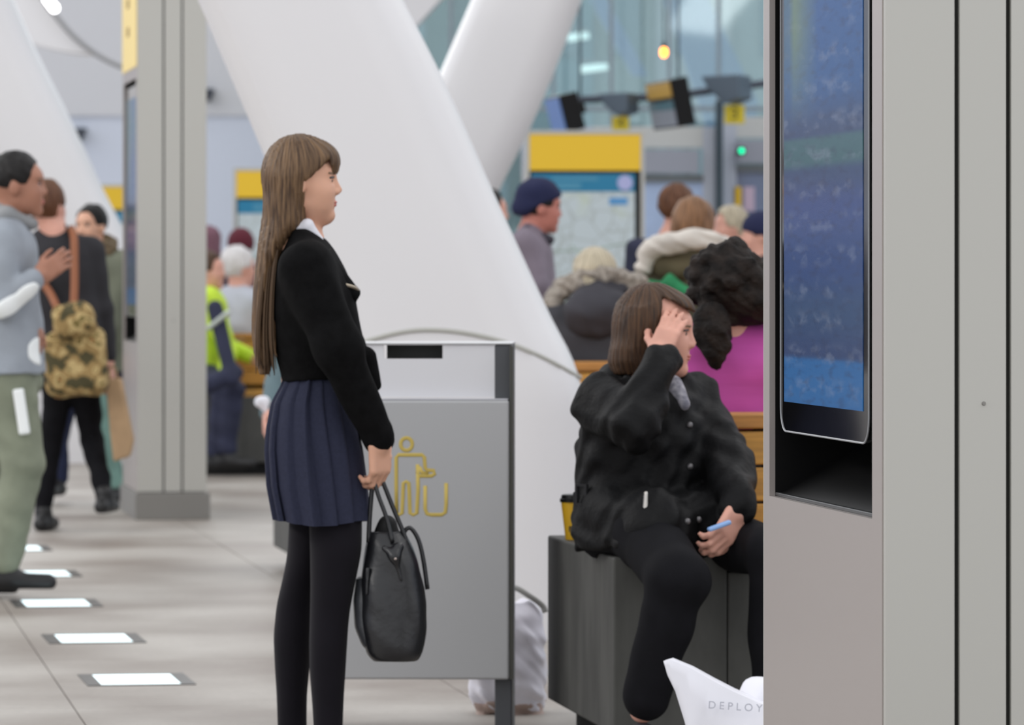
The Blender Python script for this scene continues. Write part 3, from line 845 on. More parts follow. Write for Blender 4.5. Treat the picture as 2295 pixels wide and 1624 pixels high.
hung_screen(1266, 253, RD-.43, .17, .62, .34, math.radians(12), math.radians(-14), mat('screen_blue', (60, 104, 168), .3, emit=.25), 'small hanging screen with blue face seen almost edge-on', zr=.112)
hung_screen(1502, 232, RD-.58, .16, .95, .43, math.radians(12), math.radians(-11), mat('screen_grey', (130, 138, 154), .4), 'hanging screen with yellow header and black casing under orange lamp', mat('header_ochre', (190, 150, 56), .5), zr=.064)
def camera_unit(px, py, D, lab, sc=1., zr=.05):
    c = W(px, py, D); e = empty('monitor_housing', c, math.radians(-20), lab, 'monitor', 'grey monitor housings on the rail')
    prism('housing', [(-.16*sc, .10*sc), (.12*sc, .11*sc), (.13*sc, -.06*sc), (.02*sc, -.10*sc), (-.10*sc, .0)], -.16*sc, .16*sc, mat('housing_slate', (84, 98, 112), .5), e, bevel=.012)
    tube('rear_arm', [(0, .12*sc, zr), (.03, .16*sc+.10, zr)], .025, M_MULL, e, 8)
camera_unit(1390, 236, RD-.27, 'slate grey monitor housing above the yellow sign nearer the white column', zr=.064)
camera_unit(1633, 203, RD-.32, 'slate grey monitor housing above the larger yellow number sign', 1.25, zr=.022)

def text_mesh(name, s, size, m, parent, loc, rot, ext=.001):
    cu = bpy.data.curves.new('txt', 'FONT'); cu.body = s; cu.size = size; cu.align_x = 'CENTER'; cu.align_y = 'CENTER'; cu.extrude = ext
    o = bpy.data.objects.new('txt', cu); COL.objects.link(o)
    bpy.context.view_layer.update()
    me = bpy.data.meshes.new_from_object(o.evaluated_get(bpy.context.evaluated_depsgraph_get()))
    bpy.data.objects.remove(o); bpy.data.curves.remove(cu)
    t = mesh_obj(name, me, m, parent, loc); t.rotation_euler = rot
    return t
M_SIGNY = mat('sign_yellow', (206, 186, 40), .5, emit=.1)
M_INK = mat('ink_black', (26, 26, 20), .6)
for px, py, w, hgt, dg, lab in [(1391, 277, 38, 32, '4', 'smaller yellow stance number sign hanging above the map totem'), (1646, 256, 45, 42, '3', 'larger yellow stance number sign hanging near the grey totem')]:
    c = W(px, py, RD-.3); k = (RD-.3)/FPX
    e = empty('number_sign', c, 0, lab, 'sign', 'yellow stance number signs')
    box('plate', (-w*k/2, -.02, -hgt*k/2), (w*k/2, .02, hgt*k/2), M_SIGNY, e, .004)
    text_mesh('numeral', dg, hgt*k*.85, M_INK, e, (0, -.0215, 0), (math.pi/2, 0, 0))
    tube('hanger', [(0, 0, hgt*k/2), (0, 0, hgt*k/2+.05)], .01, M_MULL, e, 6)
# orange lamp, green signal lamp
c = W(1488, 117, 42)
e = empty('pendant_lamp', c, 0, 'glowing orange pendant lamp hanging before the glass front', 'lamp')
sdf('bulb', [ell((0, 0, 0), (.030, .030, .045))], .008, mat('orange_glow', (255, 140, 40), .4, emit=7.), e)
sdf('socket', [cap((0, 0, .05), (0, 0, .085), .022, .014)], .008, M_BLACKM, e)
tube('flex', [(0, 0, .08), (0, 0, 5)], .006, M_BLACKM, e, 6)
c = W(1662, 338, 45.4)
e = empty('signal_lamp', c, 0, 'small round green signal lamp beside the glass door', 'lamp')
sdf('lens', [ell((0, -.02, 0), (.024, .012, .024))], .006, mat('green_glow', (0, 200, 140), .4, emit=3.2), e)
box('body', (-.035, -.012, -.035), (.035, .06, .035), M_BLACKM, e, .006)
box('arm', (-.015, .05, -.015), (.015, .92, .015), M_BLACKM, e, .002)

# ------------------------------------------------------------------ people
SK_FAIR = mat('skin_fair', (218, 168, 142), .5, var=.05, vscale=14, sss=.15)
SK_PINK = mat('skin_pink', (214, 160, 142), .5, var=.06, vscale=14, sss=.15)
SK_TAN = mat('skin_tan', (168, 118, 96), .5, var=.06, vscale=14, sss=.1)
SK_RED = mat('skin_ruddy', (186, 118, 104), .55, var=.06, vscale=14)
def hairmat(name, a, b, st=None, rough=.5):
    m = mat(name, a, rough, vscale=16, rgb2=b, bump=.35, detail=5, bscale=24, spec=.3)
    for n in [n for n in m.node_tree.nodes if n.type == 'TEX_COORD']:
        at = m.node_tree.nodes.new('ShaderNodeAttribute'); at.attribute_name = 'strand'
        for l in list(n.outputs['Object'].links):
            m.node_tree.links.new(at.outputs['Vector'], l.to_socket)
        m.node_tree.nodes.remove(n)
    return m
HR_GIRL = hairmat('hair_light_brown', (68, 50, 37), (126, 99, 72))
HR_BROWN = hairmat('hair_brown', (50, 36, 28), (92, 66, 46))
HR_DARK = hairmat('hair_dark', (13, 11, 11), (24, 20, 19))
HR_CURL = mat('hair_curly_dark', (17, 13, 12), .7, spec=.2, rgb2=(42, 34, 30), vscale=24, bump=.8, bscale=60)
HR_BLOND = hairmat('hair_ash_blond', (150, 140, 122), (206, 194, 168))
HR_WHITE = hairmat('hair_white', (200, 196, 196), (226, 224, 224))
HR_AUB = hairmat('hair_auburn', (92, 66, 46), (146, 106, 74))
HR_RED = hairmat('hair_chestnut', (74, 46, 32), (116, 76, 50))
M_EYE = mat('eye_white', (226, 222, 220), .2)
M_IRIS = mat('iris_dark', (52, 46, 48), .15)
M_LIP = mat('lip_rose', (196, 116, 108), .45)
M_BROW = mat('brow_brown', (120, 94, 76), .7)
K_WOOL = mat('black_wool', (13, 13, 14), .9, var=.3, vscale=30, bump=.2, bscale=260, spec=.12)
K_PAD = mat('black_padded_nylon', (12, 12, 14), .65, var=.25, vscale=12, bump=.6, bscale=26, spec=.2)
K_TROU = mat('black_trouser', (18, 18, 22), .85, var=.12, vscale=20, spec=.15)
K_TIGHT = mat('black_tights', (22, 20, 26), .8, sheen=.06, var=.08, vscale=9, spec=.12)
K_SKIRT = mat('navy_pleated_wool', (42, 45, 64), .85, var=.08, vscale=120, bump=.1, bscale=300, spec=.25)
K_WHITE = mat('white_cotton', (232, 232, 240), .8)
K_SHOE = mat('black_shoe', (20, 20, 22), .5)
K_GREYH = mat('grey_hoodie', (150, 157, 166), .85, var=.10, vscale=7, bump=.2, bscale=50)
K_CARGO = mat('sage_cargo_trouser', (128, 134, 116), .85, var=.12, vscale=8, bump=.2, bscale=40)
K_REFL = mat('reflective_patch', (244, 248, 248), .4)
K_CHAR = mat('charcoal_coat', (36, 35, 40), .8, var=.15, vscale=8)
K_NAVY = mat('navy_coat', (38, 42, 66), .8, var=.12, vscale=8)
K_OLIVE = mat('olive_parka', (108, 112, 96), .8, var=.1, vscale=8)
K_FUR = mat('brown_fur', (84, 70, 52), .9, rgb2=(122, 106, 82), vscale=40, bump=.7, bscale=70)
K_FURG = mat('grey_fur_trim', (120, 112, 104), .9, rgb2=(168, 160, 150), vscale=40, bump=.7, bscale=70)
K_MAUVE = mat('grey_mauve_jacket', (122, 112, 124), .8, var=.14, vscale=5)
K_BEAN = mat('navy_beanie', (24, 30, 66), .9, bump=.3, bscale=80, vscale=80, stretch=(1, 1, .2))
K_MAG = mat('magenta_fleece', (186, 74, 156), .8, var=.08, vscale=6, bump=.15, bscale=12, stretch=(.4, .4, 3))
K_LGREY = mat('light_grey_jacket', (186, 190, 200), .8, var=.05, vscale=6)
K_HIVIS = mat('hi_vis_yellow', (196, 226, 62), .7, var=.12, vscale=10)
K_MAROON = mat('maroon_knit', (92, 30, 44), .9, bump=.3, bscale=60, vscale=60)
K_JEAN = mat('dark_jeans', (34, 42, 74), .8, var=.12, vscale=10)
K_TEALG = mat('slate_teal_jacket', (92, 112, 118), .8, var=.1, vscale=8)
K_KHAKI = mat('khaki_hood_outer', (92, 84, 62), .85, var=.12, vscale=8)
K_FLEECE = mat('cream_fleece_lining', (204, 198, 190), .9, var=.12, vscale=10, bump=.3, bscale=40)
K_GREEN = mat('green_scarf', (40, 132, 84), .85, var=.2, vscale=12)

def hair_shell(H, cut_front=True, nape=-.055, grow=1., fringe=.055, front=.045):
    P = [H.e((-.014, 0, .028), (.108*grow, .086*grow, .106*grow))]
    if cut_front:
        P.append(H.cut([((front, 0, 0), (-1, 0, .25)), ((0, 0, fringe), (-.35, 0, 1))], .01))
        P.append(H.cut([((-.005, 0, 0), (-1, 0, 0)), ((0, 0, .0), (0, 0, 1))], .01))
    P.append(H.cut([((0, 0, nape), (.15, 0, 1))], .008))
    return P

def face_bits(H, e, base, brow=M_BROW):
    for s in (1, -1):
        sdf('eye', [H.e((.0775, .033*s, .000), (.0105, .0110, .0070))], .002, M_EYE, e, base)
        sdf('iris', [H.e((.0850, .033*s, .000), (.0046, .0062, .0060))], .0016, M_IRIS, e, base)
        sdf('eyebrow', [H.c((.094, .020*s, .021), (.080, .050*s, .022), .0045, .0035)], .0022, brow, e, base)
        sdf('eyelash', [H.c((.0905, .024*s, .0095), (.082, .044*s, .008), .0034, .0034)], .002, M_IRIS, e, base)
    sdf('lips', [H.e((.0905, 0, -.062), (.0105, .022, .0052)), H.e((.089, 0, -.0705), (.0105, .019, .0055), .003)], .0022, M_LIP, e, base)

BA, BB = A3((-math.sin(GR), math.cos(GR), 0)), A3((math.cos(GR), math.sin(GR), 0))
def bench_cuts(corner, L):
    c = A3((corner[0], corner[1], 0)); far_c = c+BA*1.1+BB*L
    seat_ = [((0, 0, .5375), (0, 0, 1)), (c, -BB), (c, -BA), (far_c, BA), (far_c, BB)]
    bc0, bc1 = c+BA*.444+BB*.33, c+BA*.656+BB*(L-.01)
    back_ = [((0, 0, .898), (0, 0, 1)), (bc0, -BB), (bc0, -BA), (bc1, BA), (bc1, BB)]
    return [cutp(seat_, .003), cutp(back_, .003)]
BENCH1, BENCH2, BENCH3 = ((.2628, 12.65), 3.0), ((-.887, 20.4), 3.6), ((W(395, 1065, 31.0)[0], 31.0), 2.7)
def joints(pose, X, D, ztop, yaw, seat=.54, lean=0.):
    R = rotz(yaw); J = {}
    if pose == 'stand':
        H = ztop; L = dict(pel=(0, 0, .53), wai=(.0, 0, .61), che=(0, 0, .72), nec=(-.008, 0, .835), hea=(.012+lean, 0, .927))
        for n, s in (('L', 1), ('R', -1)):
            L.update({'sh'+n: (-.008, .104*s, .805), 'el'+n: (-.02, .128*s, .63), 'wr'+n: (.035, .130*s, .49), 'hi'+n: (0, .052*s, .515), 'kn'+n: (.012, .056*s, .285), 'an'+n: (-.015, .058*s, .05)})
        for k, v in L.items(): J[k] = R@(A3(v)*H)+A3((X, D, 0))
    else:
        u = (ztop-seat)/.86
        L = dict(pel=(0, 0, .10), wai=(0, 0, .2), che=(.01, 0, .38), nec=(.01, 0, .58), hea=(.04+lean, 0, .735))
        for n, s in (('L', 1), ('R', -1)):
            L.update({'sh'+n: (0, .18*s, .53), 'el'+n: (.05, .22*s, .28), 'wr'+n: (.26, .15*s, .20), 'hi'+n: (.02, .09*s, .09)})
        for k, v in L.items(): J[k] = R@(A3(v)*u)+A3((X, D, seat))
        for n, s in (('L', 1), ('R', -1)):
            J['kn'+n] = R@A3((.44, .11*s, 0))+A3((X, D, seat+.03)); J['an'+n] = R@A3((.44, .11*s, 0))+A3((X, D, .085))
    return J

def person(label, px, ytop, D, yaw, pose='stand', seat=.54, h=.010, skin=SK_PINK, hair='short', hm=HR_DARK, top=K_CHAR, bottom=K_TROU, shoe=K_SHOE,
           ov=None, hyaw=None, pitch=0., hsc=1., bulk=1., legb=1., hem=None, detail=False, fix=None, extra=None, topdisp=.004, curl=.5, lean=0., hands=True, seed=1, bench=None):
    yaw = math.radians(yaw); hyaw = yaw if hyaw is None else math.radians(hyaw)
    zt = CAMH+(HOR-ytop)*D/FPX
    X0 = W(px, 0, D)[0]
    J = joints(pose, X0, D, zt-.012, yaw, seat, lean)
    for k, v in (ov or {}).items(): J[k] = W(v[0], v[1], D+(v[2] if len(v) > 2 else 0.))
    hs = hsc*(zt/1.72 if pose == 'stand' else 1.)
    hs = min(max(hs, .9), 1.06)
    if 'hea' not in (ov or {}): J['hea'][2] = zt-.132*hs
    H = Head(J['hea'], hyaw, pitch, 0, hs)
    base = A3(((J['anL'][0]+J['anR'][0])/2, (J['anL'][1]+J['anR'][1])/2, 0)) if pose == 'stand' else A3((J['pel'][0], J['pel'][1], 0))
    e = empty('person', base, 0, label, 'person')
    R = rotz(yaw); b = bulk
    cuts = bench_cuts(*bench) if bench else []
    # ---- body
    P = head_prims(H, detail)
    P += [cap(lerp(J['nec'], H.o, -.1), H.p(-.02, 0, -.05), .056, .052, .03), cap(J['nec'], J['che'], .06, .09, .05), cap(J['che'], J['pel'], .095, .085, .05), cap(J['shL'], J['shR'], .045, .045, .04), cap(J['hiL'], J['hiR'], .075, .075, .04)]
    for n, s in (('L', 1), ('R', -1)):
        P += [cap(J['sh'+n], J['el'+n], .042, .034, .03), cap(J['el'+n], J['wr'+n], .034, .025, .02), cap(J['hi'+n], J['kn'+n], .07, .05, .03), cap(J['kn'+n], J['an'+n], .046, .034, .02)]
        d = J['wr'+n]-J['el'+n]
        if hands:
            inward = R@A3((0, -s, 0))
            nr = inward if abs(np.dot(d/np.linalg.norm(d), inward)) < .8 else A3((0, 0, -1))
            P += hand_prims(J['wr'+n]+d/np.linalg.norm(d)*.02, d, nr, -s, curl, 1., r=max(.0088, h*.95), k=.006)
    sdf('body', P+cuts, h, skin, e, base)
    if detail: face_bits(H, e, base)
    # ---- trousers
    P = [cap(J['hiL'], J['hiR'], .098*b, .098*b, .04)]
    for n in 'LR':
        P += [cap(J['hi'+n], J['kn'+n], .090*b*legb, .066*b*legb, .03), cap(J['kn'+n], lerp(J['kn'+n], J['an'+n], .93), .066*b*legb, .052*b*legb, .02)]
    P.append(wrinkle(.004, 28, seed+5, (1, 1, 1.5)))
    sdf('trousers', P+cuts, h, bottom, e, base)
    # ---- shoes
    for n in 'LR':
        a = J['an'+n]; fd = R@A3((1, 0, 0)); gz = max(0., a[2]-.09)
        hl = A3((a[0], a[1], gz+.035))-fd*.045; to = A3((a[0], a[1], gz+.03))+fd*.175
        sdf('shoe', [cap(hl, to, .038, .034, .02), cap(a+A3((0, 0, .01)), A3((a[0], a[1], gz+.045))+fd*.03, .044, .044, .03), cutp([((0, 0, gz+.004), (0, 0, 1))], .003)], max(h*.8, .007), shoe, e, base)
    # ---- jacket
    P = [cap(J['shL'], J['shR'], .062*b, .062*b, .04), cap(lerp(J['nec'], H.o, .1), J['che'], .062, .10*b, .05)]
    for n in 'LR':
        P += [cap(lerp(J['nec'], J['sh'+n], .5)-A3((0, 0, .09)), lerp(J['pel'], J['hi'+n], .9)+A3((0, 0, .05)), .102*b, .112*b, .06)]
        if hem is not None and pose == 'stand':
            P += [cap(lerp(J['pel'], J['hi'+n], .9), A3((*J['hi'+n][:2], hem-.05)), .112*b, .12*b, .04)]
        P += [cap(J['sh'+n], J['el'+n], .062*b, .054*b, .03), cap(J['el'+n], lerp(J['el'+n], J['wr'+n], .97), .053*b, .043*b, .02)]
    if hem is not None: P.append(cutp([((0, 0, hem), (0, 0, 1))], .004))
    else: P.append(cutp([((0, 0, J['hiL'][2]-.03), (0, 0, 1))], .004) if pose == 'stand' else cutp([((0, 0, seat+.005), (0, 0, 1))], .004))
    P.append(wrinkle(topdisp, 26, seed))
    if extra and 'top' in extra: P = extra['top'](P, J, H)
    P = list(P)+cuts; J['_top'] = P
    sdf('jacket', P, h, top, e, base)
    # ---- hair
    if hair == 'short': hp = hair_shell(H)
    elif hair == 'crop': hp = hair_shell(H, nape=-.02, grow=.99)
    elif hair == 'back':
        hp = hair_shell(H, nape=-.07, grow=1.05)
    elif hair == 'bob':
        hp = hair_shell(H, nape=-.2, grow=1.05)[:-1]+[H.e((-.045, 0, -.07), (.072, .088, .10), .03), H.cut([((.03, 0, 0), (-1, 0, 0)), ((0, 0, .04), (-.3, 0, 1))], .01)]
    elif hair == 'full':
        hp = [H.e((-.014, 0, .022), (.115, .10, .112)), H.e((-.045, 0, -.075), (.085, .098, .11), .04), H.cut([((.05, 0, 0), (-1, 0, 0)), ((0, 0, .05), (-.3, 0, 1))], .01)]
    else: hp = None
    if hp: sdf('hair', hp+[wrinkle(.003, 90, seed+9, (1, 1, .2))], min(h, .008), hm, e, base, axis=H.p(-.03, 0, 0))
    if extra:
        for k, fn in extra.items():
            if k == 'top': continue
            pr, mm, hh = fn(J, H)
            sdf(k.rstrip('0123456789'), pr, hh, mm, e, base)
    return e, J, H, base

# ================================================================== the schoolgirl
GDp = 12.6
def g(px, py, dy=0.): return W(px, py, GDp+dy)
def gst(levels, dy=0., k=.02, n=2., op='add'):
    L = []
    for l in levels:
        py, a, b_, dep = l[:4]; d2 = dy+(l[4] if len(l) > 4 else 0)
        A, B = g(a, py, 0), g(b_, py, 0)
        L.append((A[2], (A[0]+B[0])/2, GDp+d2, (B[0]-A[0])/2, dep))
    return stack(L, k, n, op)
def build_girl():
    base = g(700, 1720); base[2] = 0
    e = empty('person', base, 0, 'schoolgirl with long light brown hair, black jacket and navy pleated skirt', 'person')
    H = Head(g(678, 405), math.radians(0), 0, 0, .89)
    h = .0042
    P = head_prims(H, True, chin=.95, nose=1.02)
    P += [cap(g(652, 550), H.p(-.036, 0, -.050), .036, .041, .010), cap(g(672, 560), g(700, 700), .07, .09, .05), cap(g(700, 700), g(705, 900), .085, .085, .05), cap(g(690, 590, -.13), g(690, 590, .13), .04, .04, .05)]
    arms = {-1: (g(684, 592, -.165), g(756, 778, -.205), g(846, 978, -.135)), 1: (g(692, 592, .165), g(765, 778, .20), g(850, 985, .02))}
    for s, (a, b, c) in arms.items():
        P += [cap(a, b, .04, .033, .03), cap(b, c, .033, .023, .02)]
    # near hand: back of hand to the front, fingers closing round the handles
    P += hand_prims(g(849, 990, -.140), (.04, .06, -1), (-.75, .65, 0), 1, .82, .88, .0, .35, r=.0085, k=.006)
    P += hand_prims(g(852, 992, .01), (.02, -.35, -1), (-.6, -.8, 0), -1, .7, .84, .02, .3, r=.0082, k=.006)
    for dy, lev in ((-.085, [(1000, 757, 40), (1165, 757, 40), (1310, 748, 30), (1430, 738, 28), (1560, 738, 22), (1650, 738, 18)]), (.085, [(1000, 705, 40), (1165, 700, 38), (1310, 668, 28), (1430, 654, 28), (1560, 650, 22), (1650, 650, 18)])):
        P += [cap(g(a[1], a[0], dy), g(b[1], b[0], dy), a[2]/869, b[2]/869, .02) for a, b in zip(lev[:-1], lev[1:])]
    sdf('body', P, h, SK_FAIR, e, base)
    face_bits(H, e, base, mat('brow_light', (134, 108, 88), .7))
    # tights
    near = gst([(1120, 700, 812, .060), (1165, 696, 814, .066), (1230, 698, 813, .072), (1310, 699, 797, .062), (1360, 698, 787, .056), (1400, 697, 783, .055), (1430, 696, 781, .055), (1500, 697, 777, .050), (1560, 702, 773, .042), (1624, 706, 771, .038), (1680, 708, 772, .036)], -.088, .003)
    far_ = gst([(1120, 648, 755, .060), (1165, 645, 752, .066), (1250, 640, 728, .070), (1300, 630, 710, .062), (1360, 616, 700, .056), (1430, 609, 697, .055), (1500, 612, 691, .050), (1560, 616, 685, .042), (1624, 618, 684, .038), (1680, 620, 686, .036)], .088, .003)
    sdf('tights', [near, far_], .006, K_TIGHT, e, base)
    for dy, x in ((-.088, 738), (.088, 652)):
        hl, to = g(x-28, 1700, dy), g(x+130, 1706, dy)
        sdf('shoe', [cap(hl, to, .032, .028, .02), cap(g(x, 1672, dy), g(x+5, 1700, dy), .037, .034, .02), cutp([((0, 0, .003), (0, 0, 1))], .003)], .006, K_SHOE, e, base)
    # skirt: lofted knife pleats
    lv = [(838, 636, 772, .120), (862, 628, 778, .132), (900, 607, 790, .148), (960, 596, 806, .162), (1010, 593, 816, .170), (1090, 598, 826, .178), (1166, 613, 831, .186)]
    ys = np.array([l[0] for l in lv], float); rings = []; N = 16; M = 12
    for y in np.linspace(838, 1166, 26):
        l, r, dep = [np.interp(y, ys, [q[i] for q in lv]) for i in (1, 2, 3)]
        A, B = g(l, y), g(r, y); cx, hw = (A[0]+B[0])/2, (B[0]-A[0])/2
        t = (y-838)/328.; amp = .010+.017*t
        ring = []
        for i in range(N*M):
            th = 2*math.pi*i/(N*M); fr = (i % M)/M; pl = i//M
            ww = .8+.4*math.sin(pl*2.4)
            off = amp*ww*(fr if fr < .8 else (1-fr)*4) - amp*.5
            tw = th+.05*t*math.sin(pl*1.7)
            ct, st_ = math.cos(tw), math.sin(tw); q = (abs(ct)**2.9+abs(st_)**2.9)**(-1/2.9)
            ring.append((cx+ct*q*(hw+off-.004), GDp+st_*q*(dep+off), A[2]-(.006*math.sin(th*3)*t)))
        rings.append(ring)
    loft('skirt', rings, K_SKIRT, e, base)
    # jacket
    tor = gst([(512, 648, 700, .075), (535, 640, 728, .115), (560, 632, 748, .150), (600, 618, 772, .168), (650, 610, 796, .168), (700, 607, 806, .160), (760, 610, 815, .150), (800, 618, 812, .143), (835, 628, 790, .138), (852, 630, 776, .136)], 0, .03, 2.3)
    P = [tor, cutp([(g(700, 854), (0, 0, 1))], .004)]
    for s, (a, b, c) in arms.items():
        P += [cap(a+A3((0, 0, -.01)), b, .070, .058, .04), cap(b, c, .057, .041, .03)]
    P += [cap(lerp(arms[-1][1], arms[-1][2], .96), arms[-1][2]+A3((.001, 0, -.004)), .0445, .044, .004), cap(lerp(arms[1][1], arms[1][2], .93), arms[1][2], .042, .042, .006)]
    P.append(cap(g(822, 800, -.02), g(842, 862, -.02), .028, .014, .02))
    P.append(wrinkle(.0035, 34, 3, (1, 1, .6)))
    sdf('jacket', P, h*1.15, K_WOOL, e, base)
    # lapel flap with zip edge
    lp = [g(742, 590), g(803, 650), g(798, 672), g(775, 690), g(752, 660)]
    for s in (-1, 1):
        prs = [cap(g(746, 585, .075*s), g(796, 655, .055*s), .010, .012, .012), cap(g(752, 610, .085*s), g(790, 660, .07*s), .014, .014, .015), cap(g(796, 655, .055*s), g(786, 700, .05*s), .011, .006, .01)]
        sdf('lapel', prs, .0045, K_WOOL, e, base)
    M_ZIP = mat('zip_brass', (176, 164, 146), .35, .6)
    for s in (-1, 1):
        tube('zip', spline([g(766, 636, .088*s-.012), g(782, 640, .080*s-.012), g(796, 645, .066*s-.010), g(804, 654, .055*s)], 4), .0050, M_ZIP, e, 6, base=base)
        tube('zip_tape', spline([g(738, 558, .07*s), g(758, 600, .065*s), g(780, 634, .055*s)], 4), .0028, mat('zip_tape', (96, 98, 84), .6), e, 6, base=base)
    # white collar
    P = [cap(g(664, 508, s*.035), g(690, 500, s*.052), .012, .011, .01) for s in (-1, 1)]
    P += [cap(g(668, 510, s*.050), g(731, 553, s*.035), .013, .006, .012) for s in (-1, 1)]
    P += [cap(g(690, 508, s*.05), g(715, 536, s*.045), .017, .011, .012) for s in (-1, 1)]
    P += [cap(g(660, 512, -.035), g(660, 512, .035), .012, .012, .01)]
    sdf('collar', P, .0042, K_WHITE, e, base)
    sdf('blouse', [cap(g(695, 535), g(712, 590), .036, .045, .02)], .006, K_WHITE, e, base)
    # hair
    P = [H.e((-.010, 0, .030), (.108, .090, .106)), H.e((.056, 0, .060), (.050, .062, .046), .03)]
    P += [gst([(326, 640, 690, .04), (380, 596, 700, .088), (440, 592, 690, .092), (500, 586, 694, .092), (530, 580, 660, .094), (570, 576, 636, .10), (640, 569, 618, .105), (700, 565, 611, .10), (760, 566, 612, .092), (800, 571, 612, .075), (838, 582, 604, .05)], 0, .03)]
    P.append(cap(g(610, 720, -.085), g(619, 800, -.09), .008, .003, .01))
    P.append(cutp([(g(750, 348), (-.70, 0, .72)), (g(687, 440), (-1, 0, -.05)), (g(744, 380), (1, 0, .05))], .006))
    P.append(cutp([(g(760, 389), (-.25, 0, 1)), (g(687, 440), (-1, 0, -.05))], .006))
    def strands(x, y, z):
        a = np.arctan2(y-GDp, x-(g(640, 0)[0])+.0)
        return .0013*np.sin(a*38+np.sin(z*14)*1.2)+.0008*np.sin(a*71+2*np.sin(z*6))
    P.append(disp(strands))
    sdf('hair', P, .0040, HR_GIRL, e, base, axis=g(656, 400))
    rs = random.Random(4); M_STRAND = mat('hair_strand_brown', (98, 78, 60), .5, spec=.3)
    for i in range(26):    # loose strands
        x0 = rs.uniform(-1, 1); yy = -.095+.03*rs.random()
        pts = spline([g(612+14*x0, 520, yy+.02), g(598+16*x0, 640, yy-.012), g(592+20*x0, 740, yy-.008), g(595+24*x0, 815+30*rs.random(), yy+.01)], 5)
        tube('hair_strand', pts, [.0028]*(len(pts)-3)+[.002, .0015, .0008], M_STRAND, e, 5, base=base)
build_girl()

# handbag
def handbag():
    c = g(880, 1470, -.075); base = c.copy()
    e = empty('handbag', base, 0, 'black leather bucket handbag hanging from the schoolgirl\'s hand', 'handbag')
    M_LE = mat('black_leather', (22, 23, 27), .34, var=.1, vscale=10, bump=.12, bscale=60, spec=.6)
    M_GU = mat('grey_black_gusset', (58, 60, 64), .4, bump=.1, bscale=60)
    lv = [(1188, 826, 906, .045), (1215, 820, 922, .062), (1250, 815, 936, .075), (1300, 812, 950, .086), (1350, 810, 958, .092), (1400, 812, 956, .096), (1440, 820, 950, .096), (1462, 826, 946, .092), (1473, 838, 938, .08)]
    P = [gst(lv, -.075, .01, 2.6), ell(g(866, 1188, -.075), (.034, .034, .05), None, .012, 'sub'), wrinkle(.003, 36, 8, (1, 1, .4))]
    b = sdf('bag_body', P, .005, M_LE, e, base)
    sdf('gusset', [gst([(1290, 800, 850, .05), (1340, 793, 850, .07), (1400, 796, 860, .08), (1440, 812, 870, .08), (1468, 840, 890, .06)], -.055, .01, 2.6)], .005, M_GU, e, base)
    sdf('lining_flap', [ell(g(868, 1180, -.07), (.026, .03, .03)), cap(g(855, 1200, -.07), g(882, 1205, -.08), .02, .02, .02)], .005, M_BLACKM, e, base)
    for dy in (-.105, -.045):
        tube('handle', spline([g(826, 1215, dy), g(829, 1150, dy), g(836, 1080, dy+.005), g(846, 1058, dy), g(858, 1080, dy), g(880, 1135, dy), g(905, 1195, dy), g(914, 1225, dy)], 5), .0062, M_LE, e, 8, base=base)
    tube('handle', spline([g(838, 1075, -.12), g(848, 1110, -.125), g(868, 1165, -.13), g(880, 1215, -.14)], 5), .0055, M_LE, e, 8, base=base)
    tube('strap', spline([g(902, 1200, -.08), g(910, 1186, -.08), g(922, 1184, -.08), g(938, 1210, -.08), g(949, 1255, -.08), g(958, 1320, -.08)], 5), .0058, M_LE, e, 8, base=base)
    sdf('tie', [cap(g(862, 1228, -.155), g(884, 1246, -.165), .008, .008), cap(g(884, 1246, -.165), g(893, 1226, -.155), .012, .014), cap(g(886, 1250, -.165), g(899, 1300, -.165), .007, .004)], .004, M_LE, e, base)
    sdf('stud', [ell(g(886, 1251, -.178), (.005, .004, .005))], .002, mat('stud_metal', (200, 186, 180), .25, .8), e, base)
    sdf('tie', [cap(g(824, 1275, -.14), g(822, 1330, -.145), .006, .004)], .004, M_LE, e, base)
handbag()

